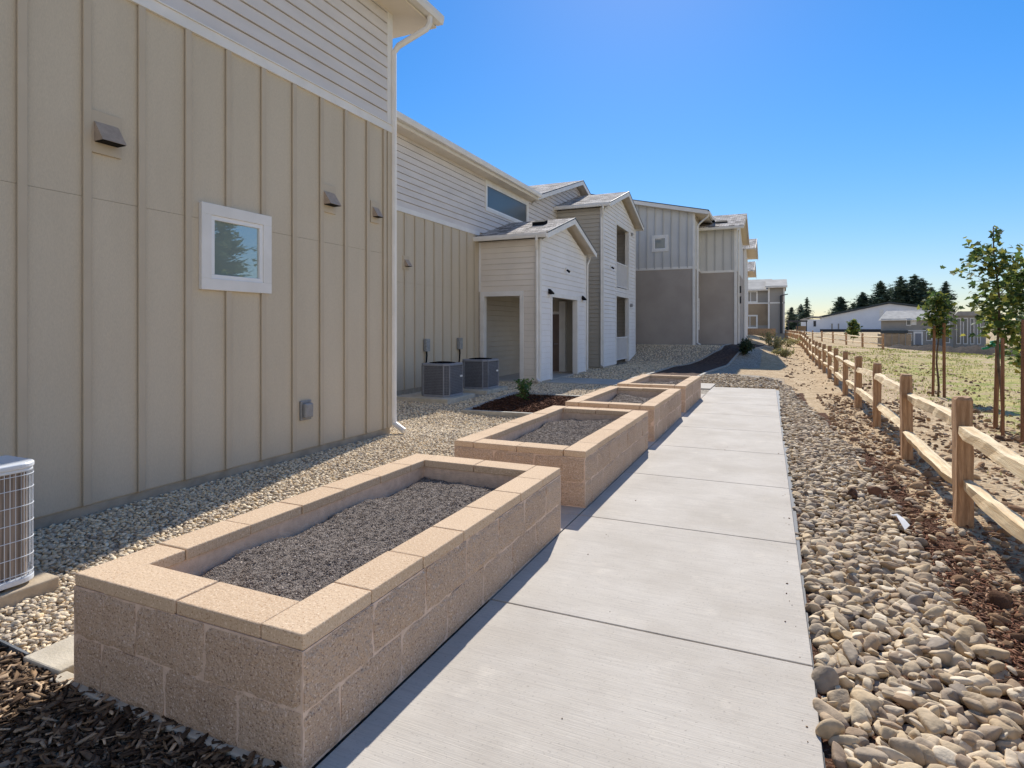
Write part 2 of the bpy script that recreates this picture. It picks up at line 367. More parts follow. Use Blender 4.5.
# ------------------------------------------------------------------ walls
def PX(c): return lambda s, z, o=0.: (c+o, s, z)       # wall facing +X, s = Y
def PY(c): return lambda s, z, o=0.: (s, c-o, z)       # wall facing -Y, s = X
def flat_span(a, b): return lambda z: (a, b)
def gable_span(a, b, ze, zp):
    m = (a+b)/2
    def f(z):
        if z <= ze: return (a, b)
        t = min(1., (z-ze)/(zp-ze)); return (a+(m-a)*t, b+(m-b)*t)
    return f
def lap(mb, P, span, z0, z1, opens=(), ex=.165, t=.023, o=0., gap=.009):
    """clapboard: every board leans out at its foot and hides the top of the one below"""
    za = z0
    while za < z1-1e-6:
        zb = min(za+ex, z1)
        cuts = sorted({za, zb}|{z for q in opens for z in q[2:] if za < z < zb})
        for u, w in zip(cuts[:-1], cuts[1:]):
            mid = (u+w)/2; l0, r0 = span(u); l1, r1 = span(w)
            segs = [(0., 1.)]; blk = sorted((q[0], q[1]) for q in opens if q[2] < mid < q[3])
            iv = []; cur = l0; c1 = l1
            for a, b in blk:
                iv.append((cur, a, c1, a)); cur = b; c1 = b
            iv.append((cur, r0, c1, r1))
            for a0, b0, a1, b1 in iv:
                if b0-a0 < 1e-4 and b1-a1 < 1e-4: continue
                w = w-gap if abs(w-zb) < 1e-6 and zb < z1-1e-6 else w
                ou = .012+o+t*(1-(u-za)/(ex)); ow = .012+o+t*(1-(w-za)/(ex))
                mb.add([P(a0, u, ou), P(b0, u, ou), P(b1, w, ow), P(a1, w, ow)], [(0, 1, 2, 3)])
                if abs(u-za) < 1e-6:
                    mb.add([P(a0, u, o-.004), P(b0, u, o-.004), P(b0, u, ou), P(a0, u, ou)], [(0, 1, 2, 3)])
        za = zb
    return mb
def battens(mb, P, s_list, z0, zt, opens=(), w=.065, t=.028):
    for s in s_list:
        top = zt(s) if callable(zt) else zt
        segs = [(z0, top)]
        for q in opens:
            if q[0]-w/2 < s < q[1]+w/2:
                segs = [x for a, b in segs for x in ((a, min(b, q[2])), (max(a, q[3]), b)) if x[1]-x[0] > .02]
        for a, b in segs:
            mb.wbox(P, s-w/2, s+w/2, a, b, .009, t)          # the batten proper, its edges standing off the panel
            mb.wbox(P, s-w/2+.011, s+w/2-.011, a+.002, b-.002, .0, .0088)
    return mb
def window(parent, P, s0, s1, z0, z1, fw=.09, proud=.035, glass='glass', mullion=False, sill=False):
    f = MB()
    f.wbox(P, s0, s1, z1-fw, z1, 0, proud); f.wbox(P, s0, s1, z0, z0+fw, 0, proud)
    f.wbox(P, s0, s0+fw, z0+fw, z1-fw, 0, proud); f.wbox(P, s1-fw, s1, z0+fw, z1-fw, 0, proud)
    fo = f.build('window', M['white'], parent, bevel=.003)
    a, b, c, d = s0+fw, s1-fw, z0+fw, z1-fw; k = .045
    q = MB()
    q.wbox(P, a, b, d-k, d, -.02, proud-.012); q.wbox(P, a, b, c, c+k, -.02, proud-.012)
    q.wbox(P, a, a+k, c+k, d-k, -.02, proud-.012); q.wbox(P, b-k, b, c+k, d-k, -.02, proud-.012)
    if mullion: q.wbox(P, (a+b)/2-.03, (a+b)/2+.03, c+k, d-k, -.02, proud-.014)
    q.build('sash', M['vinyl'], fo, bevel=.003)
    g = MB(); g.wbox(P, a+k*.9, b-k*.9, c+k*.9, d-k*.9, .003, .011); g.build('pane', M[glass], fo)
    return fo
def gutter_x(mb, y0, y1, x, z, w=.12, h=.12):
    """gutter along Y on a +X eave; x is its outer face"""
    prof = [(x-w, z), (x-.02, z), (x, z+h*.5), (x, z+h), (x-.012, z+h), (x-.03, z+h-.02), (x-w, z+h-.02)]
    mb.prism([(a, y0, b) for a, b in prof], (0, y1-y0, 0)); return mb
def gutter_y(mb, x0, x1, y, z, w=.12, h=.12):
    prof = [(y+w, z), (y+.02, z), (y, z+h*.5), (y, z+h), (y+.012, z+h), (y+.03, z+h-.02), (y+w, z+h-.02)]
    mb.prism([(x0, a, b) for a, b in prof], (x1-x0, 0, 0)); return mb
def gable_roof_x(parent, xb, xf, y0, y1, ze, pitch, th=.13, ov=.3, soff=True, gut=True, vents=()):
    """gable roof whose gable faces +X: ridge along X from xb to xf; eaves at y0, y1 (outer edges), ze = eave top height"""
    ym = (y0+y1)/2; zp = ze+(ym-y0)*pitch
    r = MB()
    for ya in (y0, y1):
        r.prism([(xb, ya, ze), (xb, ym, zp), (xb, ym, zp-.03), (xb, ya, ze-.03)], (xf-xb, 0, 0))
    roof = r.build('roof', M['shingle'], parent)
    s = MB()
    for ya in (y0, y1):
        s.prism([(xb, ya, ze-.032), (xb, ym, zp-.032), (xb, ym, zp-.06), (xb, ya, ze-.06)], (xf-.03-xb, 0, 0))
    s.build('soffit', M['soffit'], roof)
    f = MB()
    for ya in (y0, y1):
        f.prism([(xf-.028, ya, ze-.034), (xf-.028, ym, zp-.034), (xf-.028, ym, zp-.034-.17), (xf-.028, ya, ze-.034-.15)], (.03, 0, 0))
    f.build('fascia', M['white'], roof)
    d = MB()
    for ya in (y0, y1):
        d.prism([(xf-.01, ya, ze+.006), (xf-.01, ym, zp+.006), (xf-.01, ym, zp-.034), (xf-.01, ya, ze-.034)], (.022, 0, 0))
    d.build('drip_edge', M['dark_edge'], roof)
    for (vx, vt) in vents:
        vy = y0+(ym-y0)*vt; vz = ze+(vy-y0)*pitch
        v = MB(); v.prism([(vx-.2, vy-.14, vz-.05), (vx+.2, vy-.14, vz-.05), (vx+.2, vy+.16, vz+.05), (vx-.2, vy+.16, vz+.05)], (0, 0, .11))
        v.build('roof_vent', M['black'], roof)
    if gut:
        g = MB(); gutter_y(g, xb, xf-.02, y0-.10, ze-.15, .11, .13); g.build('gutter', M['white'], parent)
        g = MB(); g.box(xb, xf-.02, y1+.0, y1+.10, ze-.15, ze-.02); g.build('gutter', M['white'], parent)
    return roof
def downspout(parent, pts, w=.038):
    d = MB(); d.tube(pts, w, 8); return d.build('downspout', M['white'], parent, smooth=False, bevel=0)
def vent_hood(parent, P, s, z, w=.2, h=.17, plate=True, pw=.27, ph=.36):
    root = MB()
    if plate: root.wbox(P, s-pw/2, s+pw/2, z-ph/2, z+ph/2, 0, .022)
    else: root.wbox(P, s-w/2, s+w/2, z-h/2, z+h/2, 0, .01)
    ro = root.build('vent', M['beige_trim'], parent, bevel=.003)
    hd = MB(); o0 = .022
    a, b = s-w/2, s+w/2; zt, zb = z+h/2, z-h/2
    out = .02+h*.72
    hd.prism([P(a, zt, o0), P(a, zt-.01, o0+.012), P(a, zb, out), P(a, zb, o0)], Vector(P(b, zt, o0))-Vector(P(a, zt, o0)))
    hd.build('hood', M['vent'], ro)
    d = MB(); d.wbox(P, a+.006, b-.006, zb-.006, zb-.001, o0+.004, out-.006); d.build('damper', M['dark_int'], ro)
    return ro
def sconce(parent, P, s, z):
    m = MB(); m.wbox(P, s-.06, s+.06, z-.06, z+.06, .016, .04)
    m.wbox(P, s-.09, s+.09, z-.1, z-.06, .04, .16); m.prism([P(s-.09, z-.06, .04), P(s-.09, z-.06, .16), P(s-.09, z+.06, .04)], Vector(P(s+.09, 0, 0))-Vector(P(s-.09, 0, 0)))
    return m.build('wall_lamp', M['black'], parent)
def camera_dome(parent, P, s, z):
    m = MB(); m.wbox(P, s-.05, s+.05, z-.02, z+.06, .014, .07); o = m.build('security_camera', M['white'], parent)
    l = MB(); a = P(s, z-.01, .07); b = P(s+.03, z-.09, .16); l.tube([a, b], .035, 10); l.build('lens', M['black'], o); return o

# ================================================================== BUILDING 1 (near left)
X1, Y1 = -5.3, 7.37
b1 = thing('apartment_building', (-9.5, 2, 0), 'near beige board and batten building with a small square window', 'building')
P1 = PX(X1)
m = MB(); m.box(-14, X1-.004, -6, Y1-.004, -.3, 6.32); m.build('wall', M['beige'], b1)
m = MB(); m.wbox(P1, -6, Y1, -.2, .1, -.02, -.0); m.build('foundation', M['concrete_base'], b1)
win1 = (4.13, 5.03, 1.99, 2.87)
opens1 = [win1]
m = MB()   # panel sheets with a horizontal seam
zt = 4.53
def sheet(mb, P, s0, s1, z0, z1, o0=.0, o1=.014): mb.wbox(P, s0, s1, z0, z1, o0, o1)
sheet(m, P1, -6, Y1-.001, .115, 2.7022); sheet(m, P1, -6, Y1-.001, 2.705, zt)
m.build('panel', M['beige'], b1)
m = MB()
bs = [2.6+.4675*k for k in range(-18, 10)]+[7.2]
def PX1(s, z, o=0.): return (X1+.014+o, s, z)
vents1 = [(3.22, 3.27), (6.0, 3.27), (6.97, 3.27)]
battens(m, PX1, bs, .115, zt, opens=[win1, (6.85, 7.1, 3.1, 3.44)])
m.wbox(PX1, Y1-.10, Y1, .115, zt, 0, .024)
m.build('batten', M['beige_trim'], b1, bevel=.003, seg=1)
m = MB(); m.wbox(P1, -6, Y1+.02, zt, zt+.11, 0, .045); m.wbox(P1, -6, Y1+.02, zt+.11, zt+.125, 0, .06); m.build('trim_band', M['white'], b1, bevel=.003)
m = MB(); lap(m, P1, flat_span(-6, Y1-.1), zt+.125, 6.32); m.build('lap_siding', M['grey_lap'], b1)
m = MB(); m.wbox(P1, Y1-.1, Y1+.03, zt+.125, 6.32, -.1, .03); m.build('corner_trim', M['white'], b1, bevel=.003)
m = MB(); lap(m, lambda s, z, o=0.: (s, Y1+o, z), flat_span(-14, X1), .1, 6.32); m.build('lap_siding', M['grey_lap'], b1)
window(b1, PX1, *win1, fw=.115, proud=.045)
for i, (s, z) in enumerate(vents1): vent_hood(b1, PX1, s, z, *((.2, .17) if i < 2 else (.13, .14)), pw=.27 if i < 2 else .2, ph=.36 if i < 2 else .31)
m = MB(); m.wbox(PX1, 5.5, 5.68, .47, .71, 0, .03); oo = m.build('outlet', M['grey_plastic'], b1, bevel=.008)
m = MB(); m.wbox(PX1, 5.52, 5.66, .50, .68, .03, .085); m.build('cover', M['grey_plastic'], oo, bevel=.02, seg=3)
# eave, soffit, roof
m = MB(); m.box(-10, -4.87, -6.5, 8.0, 6.32, 6.345); m.build('soffit', M['soffit'], b1)
m = MB(); m.box(X1, -4.88, -6.5, 8.0, 6.347, 6.49)
m.prism([(-4.88, 7.97, 6.347), (-4.88, 7.97, 6.5), (-10.5, 7.97, 8.4), (-10.5, 7.97, 8.2)], (0, .03, 0)); m.build('fascia', M['white'], b1)
m = MB(); m.prism([(-4.8, -6.5, 6.5), (-10.5, -6.5, 8.42), (-16, -6.5, 6.5), (-16, -6.5, 6.46), (-10.5, -6.5, 8.38), (-4.8, -6.5, 6.46)], (0, 14.54, 0)); m.build('roof', M['shingle'], b1)
m = MB(); gutter_x(m, -6.5, 8.02, -4.74, 6.36, .13, .13); m.build('gutter', M['white'], b1)
downspout(b1, [(-4.82, 7.72, 6.4), (-4.82, 7.72, 6.25), (-4.86, 7.7, 6.17), (-5.19, 7.44, 5.86), (-5.255, 7.405, 5.75), (-5.255, 7.405, .26), (-5.24, 7.405, .16), (-5.06, 7.4, .06)], .045)
def wall_clamp(z):
    q = MB(); q.box(-5.27, -5.13, 7.39, 7.49, z, z+.03); return q
# ================================================================== BUILDING 2 (middle, with porch and balcony gable)
XB, YP0, YP1, XP = -8.25, 16.0, 20.5, -6.25
b2 = thing('apartment_building', (-9, 18, 0), 'middle building with gabled entry porch and two storey balcony gable', 'building')
PB = PX(XB)
m = MB(); m.box(-16, XB-.004, 7.5, 32, -.3, 6.3); m.build('wall', M['beige'], b2)
m = MB(); m.wbox(PB, 7.5, YP0, .1, 2.70, 0, .014); m.wbox(PB, 7.5, YP0, 2.706, 4.4, 0, .014); m.build('panel', M['beige'], b2)
m = MB(); PB1 = PX(XB+.014)
battens(m, PB1, [11.6+.455*k for k in range(-8, 10)], .1, 4.4); m.build('batten', M['beige_trim'], b2)
m = MB(); m.wbox(PB, 7.5, YP0, -.2, .098, -.01, .004); m.build('foundation', M['concrete_base'], b2)
m = MB(); m.wbox(PB, 7.5, YP0-.0, 4.4, 4.52, 0, .045); m.build('trim_band', M['white'], b2)
winB = (16.4, 19.9, 5.25, 6.2)
m = MB(); lap(m, PB, flat_span(7.5, 20.2), 4.52, 6.25, opens=[winB, ], ex=.165)
lap(m, PB, gable_span(20.2, 31.0, 6.25, 8.0), 4.52, 8.0, ex=.165); m.build('lap_siding', M['grey_lap'], b2)
m = MB(); m.prism([(XB-.01, 20.2, 6.25), (XB-.01, 31, 6.25), (XB-.01, 25.6, 8.0)], (-4, 0, 0)); m.build('gable', M['grey_lap'], b2)
window(b2, PB, *winB, fw=.1, proud=.05, glass='dark_glass')
m = MB(); m.box(-10, -7.87, 7.2, 20.0, 6.25, 6.275); m.build('soffit', M['soffit'], b2)
m = MB(); m.box(XB, -7.88, 7.2, 20.0, 6.277, 6.43); m.build('fascia', M['white'], b2)
m = MB(); m.prism([(-7.8, 7.2, 6.46), (-12, 7.2, 7.86), (-16.5, 7.2, 6.46), (-16.5, 7.2, 6.42), (-12, 7.2, 7.82), (-7.8, 7.2, 6.42)], (0, 12.85, 0)); m.build('roof', M['shingle'], b2)
m = MB(); gutter_x(m, 7.2, 20.05, -7.74, 6.34, .13, .14); m.build('gutter', M['white'], b2)
gable_roof_x(b2, -13, -7.85, 19.9, 31.0, 6.42, .325, gut=False)
vent_hood(b2, PB1, 12.1, 3.19, .17, .17, pw=.26, ph=.34)
for s in (12.96, 14.7):
    q = MB(); q.wbox(PB1, s-.09, s+.09, 1.0, 1.32, .02, .11); dd = q.build('disconnect_box', M['galv'], b2, bevel=.006)
    q = MB(); q.tube([(XB+.07, s, 1.0), (XB+.08, s, .9), (XB+.1, s-.06, .75), (XB+.09, s-.1, .5), (XB+.1, s-.1, .2), (XB+.5, s-.1, .1)], .02, 8); q.build('conduit', M['black'], dd, smooth=True)
# porch
PL = PY(YP0); PR = PX(XP)
opL = (-8.06, -6.86, -.05, 2.55); opR = (16.98, 19.5, -.05, 2.55)
zeP = 4.2
m = MB(); t = .14
for (a, b, c, d) in ((-8.25, -8.06, -.1, zeP), (-6.86, XP-.004, -.1, zeP), (-8.06, -6.86, 2.55, zeP)): m.box(a, b, YP0+.004, YP0+t, c, d)
for (a, b, c, d) in ((YP0+t, 16.98, -.1, zeP), (19.5, YP1-.14, -.1, zeP), (16.98, 19.5, 2.55, zeP)): m.box(XP-t, XP-.004, a, b, c, d)
m.box(-8.25, XP-.004, YP1-.14, YP1-.004, -.1, zeP)
m.prism([(XP-t, YP0+.004, zeP), (XP-t, YP1-.004, zeP), (XP-t, 18.25, zeP+.72)], (t-.004, 0, 0))
m.build('porch_wall', M['sage_lap'], b2)
m = MB(); m.box(-8.25, XP-t-.002, YP0+t+.002, YP1-.142, 2.66, 2.7); m.build('porch_ceiling', M['soffit'], b2)
m = MB(); lap(m, PB, flat_span(YP0+t, YP1-.14), .02, 2.66, ex=.165); lap(m, PY(YP1-.14), flat_span(-8.23, XP-t), .02, 2.66, t=.012, gap=.004); m.build('lap_siding', M['sage_lap'], b2)
m = MB(); lap(m, PL, flat_span(-8.2, XP-.1), .05, zeP, opens=[opL], t=.014, gap=.005); m.build('lap_siding', M['cream_lap'], b2)
m = MB(); lap(m, PR, gable_span(YP0+.1, YP1-.1, zeP, zeP+.7), .05, zeP+.68, opens=[opR], t=.016, gap=.005); m.build('lap_siding', M['white_lap'], b2)
m = MB(); w = .11
def opening_trim(mb, P, q, w=.11, pr=.035, left=True, right=True):
    mb.wbox(P, q[0]-w, q[1]+w, q[3], q[3]+w+.03, 0, pr)
    if left: mb.wbox(P, q[0]-w, q[0]+.012, max(q[2], .02), q[3]-.002, -.146, pr)
    if right: mb.wbox(P, q[1]-.012, q[1]+w, max(q[2], .02), q[3]-.002, -.146, pr)
opening_trim(m, PL, opL); m.wbox(PL, -8.23, -8.16, 2.7, zeP, 0, .03)
opening_trim(m, PR, opR)
m.wbox(PR, YP0-.03, YP0+.1, .02, zeP, -.02, .032); m.wbox(PL, XP-.1, XP-.02, .02, zeP, 0, .03)
m.wbox(PR, YP1-.1, YP1+.03, .02, zeP, -.1, .032)
m.build('corner_trim', M['white'], b2, bevel=.004, seg=1)
PI = PY(YP1-.14)
m = MB(); m.wbox(PI, -8.02, -7.14, .02, 2.1, .018, .05); do = m.build('door', M['door'], b2)
m = MB(); m.wbox(PI, -7.14, -6.9, .02, 2.56, .018, .16); m.wbox(PI, -8.1, -7.14, 2.1, 2.2, .018, .06); m.build('door_frame', M['white'], do)
m = MB(); m.tube([(-7.22, YP1-.2, 1.02), (-7.22, YP1-.27, 1.02), (-7.34, YP1-.27, 1.02)], .014, 8); m.build('handle', M['galv'], do)
gable_roof_x(b2, XB, -5.9, 15.72, 20.78, 4.34, .325, vents=[(-6.75, .62)])
downspout(b2, [(-6.22, 15.64, 4.25), (-6.22, 15.66, 4.12), (-6.28, 15.8, 3.98), (-6.31, 15.92, 3.86), (-6.31, 15.93, .14), (-6.2, 15.86, .04)], .042)
downspout(b2, [(-6.2, 20.86, 4.25), (-6.2, 20.86, 4.1), (-6.2, 20.62, 3.9), (-6.2, 20.6, 3.8), (-6.2, 20.58, .1)], .04)
sconce(b2, PR, 16.72, 2.72); sconce(b2, PR, 20.08, 2.68)
camera_dome(b2, PR, 18.25, 3.5)
# balcony gable
YC0, YC1, XC = 23.0, 28.9, -6.28
PC = PX(XC); PCL = PY(YC0)
opU = (25.1, 27.45, 3.36, 6.08); opD = (25.1, 27.45, .05, 2.98); zeC = 6.42
m = MB()
for (a, b, c, d) in ((YC0+.004, 25.1, -.2, zeC), (27.45, YC1, -.2, zeC), (25.1, 27.45, 2.98, 3.36), (25.1, 27.45, 6.08, zeC)): m.box(XC-t, XC-.004, a, b, c, d)
m.box(-8.25, XC-t, YC0+.004, YC0+t, -.2, zeC); m.box(-8.25, XC-t, YC1-t, YC1, -.2, zeC)
m.prism([(XC-t, YC0+.004, zeC), (XC-t, YC1, zeC), (XC-t, 25.95, zeC+.95)], (t-.004, 0, 0))
m.build('balcony_wall', M['sage_lap'], b2)
m = MB(); m.box(-8.25, XC-t, YC0+t, YC1-t, 3.0, 3.3); m.build('balcony_floor', M['soffit'], b2)
m = MB(); m.box(-8.25, XC-t, YC0+t, YC1-t, 6.2, 6.3); m.build('balcony_ceiling', M['soffit'], b2)
m = MB(); lap(m, PY(28.76), flat_span(-8.2, XC-t), .05, 3.0); lap(m, PY(28.76), flat_span(-8.2, XC-t), 3.3, 6.2); m.build('lap_siding', M['white_lap'], b2)
m = MB(); lap(m, PCL, flat_span(-8.25, XC-.1), .05, zeC); m.build('lap_siding', M['sage_lap'], b2)
m = MB(); lap(m, PC, gable_span(YC0+.1, YC1-.1, zeC, zeC+.92), .05, zeC+.9, opens=[opU, opD], t=.02, gap=.007); m.build('lap_siding', M['white_lap'], b2)
m = MB(); opening_trim(m, PC, opU); opening_trim(m, PC, opD, right=True)
m.wbox(PC, 24.99, 27.56, 3.26, 3.36, 0, .03)
m.wbox(PC, YC0-.03, YC0+.1, .02, zeC, -.02, .032); m.wbox(PCL, XC-.1, XC-.02, .02, zeC, 0, .03); m.wbox(PC, YC1-.1, YC1+.03, .02, zeC, -.1, .032)
m.build('corner_trim', M['white'], b2)
for z0, z1 in ((.18, 1.2), (3.42, 4.5)):
    q = MB(); q.box(XC-.1, XC-.04, 25.1, 27.45, z1-.05, z1); q.box(XC-.095, XC-.045, 25.1, 27.45, z0, z0+.04)
    for k in range(21): y = 25.2+k*.1088; q.box(XC-.085, XC-.055, y-.016, y+.016, z0+.04, z1-.05)
    q.build('railing', M['vinyl'], b2)
for z0 in (.05, 3.32):
    q = MB(); a, b = -7.95, -7.1; c = z0+2.0
    PD = PY(28.75)
    q.wbox(PD, a, a+.07, z0, c, .018, .07); q.wbox(PD, b-.07, b, z0, c, .018, .07); q.wbox(PD, a+.07, b-.07, c-.07, c, .018, .07)
    ww = q.build('patio_door', M['white'], b2)
    q = MB(); q.wbox(PD, a+.07, b-.07, z0, c-.07, .02, .03); q.build('pane', M['dark_glass'], ww)
gable_roof_x(b2, XB-.9, -5.9, 22.72, 29.2, 6.56, .335)
downspout(b2, [(-6.18, 22.64, 6.45), (-6.18, 22.66, 6.33), (-6.26, 22.86, 6.15), (-6.33, 22.93, 6.0), (-6.33, 22.93, .14), (-6.2, 22.86, .05)], .042)
camera_dome(b2, PC, 24.1, 4.15)
q = MB(); q.wbox(PC, 27.72, 27.92, 2.6, 2.75, .014, .12); q.build('wall_lamp', M['grey_plastic'], b2)
q = MB(); q.wbox(PC, 27.9, 28.05, 6.0, 6.12, .014, .1); q.build('wall_lamp', M['grey_plastic'], b2)
# roof vent stack on the hidden roof
q = MB(); q.tube([(-9.3, 21.2, 6.6), (-9.3, 21.2, 7.15)], .09, 10); q.build('vent_pipe', M['white'], b2)

# ================================================================== BUILDING 3 (taupe block behind)
b3 = thing('apartment_building', (-6, 36, .7), 'taupe and pale sage block standing behind the balcony gable', 'building')
Z3 = .72; YD, YE = 31.6, 33.8; XDr, XEr = -3.78, -1.9
PD_ = PY(YD); PE = PY(YE); bandD = 4.72
rk = lambda x: 7.42+(-3.3-x)*.222         # underside of the rake
m = MB(); m.prism([(-12, YD+.004, -.3), (XDr-.004, YD+.004, -.3), (XDr-.004, YD+.004, rk(XDr)), (-12, YD+.004, rk(-12))], (0, 12, 0)); m.build('wall', M['taupe_lap'], b3)
m = MB(); m.box(-6, XEr-.004, YE+.004, YE+7, -.3, 6.95); m.build('wall', M['taupe_lap'], b3)
m = MB(); lap(m, PD_, flat_span(-12, XDr-.1), Z3, bandD, t=.008, gap=.0); lap(m, PX(XDr), flat_span(YD+.1, YE), Z3, bandD, t=.008, gap=.0); lap(m, PE, flat_span(XDr, XEr-.1), Z3, bandD-.05, t=.008, gap=.0)
lap(m, PX(XEr), flat_span(YE+.1, YE+7), Z3, bandD-.05, t=.008, gap=.0); m.build('lap_siding', M['taupe_lap'], b3)
m = MB()
m.prism([(-12, YD, bandD), (XDr, YD, bandD), (XDr, YD, rk(XDr)), (-12, YD, rk(-12))], (0, -.014, 0))
m.wbox(PX(XDr), YD, YE, bandD, 7.2, 0, .014); m.wbox(PE, XDr, XEr, bandD-.05, 6.95, 0, .014); m.wbox(PX(XEr), YE, YE+7, bandD, 6.95, 0, .014)
m.build('panel', M['sage_panel'], b3)
winD = (-5.97, -5.1, 5.62, 6.5)
m = MB(); PDo = PY(YD-.014)
battens(m, PDo, [XDr-.42*k-.35 for k in range(14)], bandD, lambda s: rk(s)-.02, opens=[winD], w=.05, t=.04)
m.build('batten', M['sage_batten'], b3)
m = MB(); battens(m, PY(YE-.014), [-3.4, -2.97, -2.54, -2.12], bandD, 6.95, w=.05, t=.04); m.build('batten', M['sage_batten'], b3)
m = MB(); m.wbox(PD_, -12, XDr, bandD-.06, bandD+.07, 0, .045); m.wbox(PX(XDr), YD, YE, bandD-.06, bandD+.07, 0, .045); m.wbox(PE, XDr+.05, XEr, bandD-.12, bandD, 0, .045)
m.wbox(PD_, XDr-.1, XDr+.02, Z3, rk(XDr), -.02, .05); m.wbox(PX(XDr), YD-.01, YD+.1, Z3, 7.2, .002, .03)
m.wbox(PE, XEr-.1, XEr+.02, Z3, 6.95, -.02, .05); m.wbox(PX(XEr), YE-.01, YE+.1, Z3, 6.95, .002, .03)
m.build('corner_trim', M['white'], b3)
m = MB(); m.wbox(PD_, -12, XDr+.0, .3, Z3, -.01, .0); m.build('foundation', M['concrete_base'], b3)
window(b3, PDo, *winD, fw=.13, proud=.04, glass='far_glass')
window(b3, PX(XDr), 32.3, 33.3, 1.5, 3.2, fw=.09, proud=.05, glass='far_glass')
r0 = YD-.42
m = MB(); m.prism([(-3.05, r0, rk(-3.05)+.2), (-12, r0, rk(-12)+.2), (-12, r0, rk(-12)+.16), (-3.05, r0, rk(-3.05)+.16)], (0, 9, 0)); rf = m.build('roof', M['dark_edge'], b3)
m = MB(); m.prism([(-3.1, r0+.01, rk(-3.1)+.158), (-12, r0+.01, rk(-12)+.158), (-12, r0+.01, rk(-12)-.03), (-3.1, r0+.01, rk(-3.1)-.03)], (0, .04, 0)); m.build('fascia', M['white'], rf)
m = MB(); m.prism([(-3.15, r0+.05, rk(-3.15)-.0), (-12, r0+.05, rk(-12)-.0), (-12, r0+.05, rk(-12)-.025), (-3.15, r0+.05, rk(-3.15)-.025)], (0, 6, 0)); m.build('soffit', M['soffit'], rf)
m = MB(); gutter_x(m, r0+.02, YE-.5, -3.0, rk(-3.1)-.0, .12, .13); m.build('gutter', M['white'], b3)
downspout(b3, [(-3.08, 31.4, 7.42), (-3.12, 31.42, 7.25), (-3.5, 31.6, 7.0), (-3.64, 31.68, 6.85), (-3.66, 31.7, Z3+.12), (-3.5, 31.6, Z3+.03)], .045)
# E roof
m = MB(); m.prism([(-3.9, YE-.45, 7.05), (-3.9, YE+3.4, 8.32), (-3.9, YE+7.3, 7.05), (-3.9, YE+7.3, 7.0), (-3.9, YE+3.4, 8.27), (-3.9, YE-.45, 7.0)], (2.4, 0, 0)); rf = m.build('roof', M['shingle'], b3)
m = MB(); m.prism([(-3.9, YE-.42, 6.998), (-3.9, YE+3.4, 8.265), (-3.9, YE+7.3, 6.998), (-3.9, YE+7.3, 6.95), (-3.9, YE+3.4, 8.2), (-3.9, YE-.42, 6.93)], (2.37, 0, 0)); m.build('soffit', M['soffit'], rf)
m = MB(); m.prism([(-1.53, YE-.45, 6.999), (-1.53, YE+3.4, 8.268), (-1.53, YE+7.3, 6.999), (-1.53, YE+7.3, 6.84), (-1.53, YE+3.4, 8.1), (-1.53, YE-.45, 6.84)], (.03, 0, 0)); m.build('fascia', M['soffit'], rf)
q = MB(); q.prism([(-3.0, YE+.5, 7.33), (-2.4, YE+.5, 7.33), (-2.4, YE+.8, 7.45), (-3.0, YE+.8, 7.45)], (0, 0, .1)); q.build('roof_vent', M['black'], rf)
m = MB(); gutter_y(m, -3.9, -1.52, YE-.58, 6.86, .12, .13); m.build('gutter', M['white'], b3)
m = MB(); m.prism([(XEr-.004, YE, 6.95), (XEr-.004, YE+7, 6.95), (XEr-.004, YE+3.4, 8.15)], (-1.5, 0, 0)); m.build('gable', M['sage_panel'], b3)
downspout(b3, [(-1.8, YE+.35, 6.9), (-1.8, YE+.35, Z3+.1), (-1.7, YE+.3, Z3)], .045)
q = MB(); q.wbox(PX(XEr), 36, 36.25, 3.6, 4.0, .02, .14); q.wbox(PX(XEr), 36, 36.25, 3.0, 3.4, .02, .14); q.build('meter_box', M['dark_edge'], b3)
# further wings of the same block, only their gable ends stick out past the corner
for (ya, yb, xf, ze) in ((43.5, 49.5, -1.2, 6.9), (57, 63.5, -1.7, 6.6)):
    m = MB(); m.box(-8, xf-.75, ya, yb, .2, ze); m.prism([(xf-.75, ya, ze), (xf-.75, yb, ze), (xf-.75, (ya+yb)/2, ze+1)], (-2, 0, 0)); m.build('wing', M['sage_panel'], b3)
    gable_roof_x(b3, -7, xf, ya-.3, yb+.3, ze+.12, .33, gut=False)
    q = MB(); q.box(xf-.76, xf-.7, ya-.02, ya+.12, .8, ze); q.build('corner_trim', M['white'], b3)

# ================================================================== BUILDING 4 (far end of the path)
b4 = thing('apartment_building', (-2, 76, 1), 'far two storey building with tan lower boards at the path end', 'building')
YG = 73; PG = PY(YG); PG2 = PY(YG-.5)
m = MB(); m.box(-12, -.62, YG+.004, YG+9, 0, 6.1); m.box(-.62, 1.0, YG-.496, YG+9, 0, 6.15); m.build('wall', M['far_grey'], b4)
m = MB(); m.wbox(PG, -12, -.7, 1.9, 4.35, 0, .014); m.build('panel', M['far_tan'], b4)
m = MB(); battens(m, PG, [-.95-.42*k for k in range(20)], 1.9, 4.35, w=.05, t=.03, opens=[(-3.5, -1.8, 1.4, 3.2)]); m.build('batten', M['far_tan'], b4)
m = MB(); lap(m, PG, flat_span(-12, -.7), 4.5, 6.1); lap(m, PG, flat_span(-12, -.7), 1.0, 1.9); lap(m, PG2, flat_span(-.6, .85), 1.0, 6.1); m.build('lap_siding', M['far_grey'], b4)
m = MB(); m.wbox(PG, -12, -.7, 4.35, 4.5, 0, .05); m.wbox(PG2, -.62, 1.0, 4.35, 4.5, 0, .05); m.wbox(PG2, -.72, -.55, 1, 6.1, -.5, .05); m.wbox(PG2, .85, 1.0, 1, 6.1, -.02, .05); m.build('corner_trim', M['white'], b4)
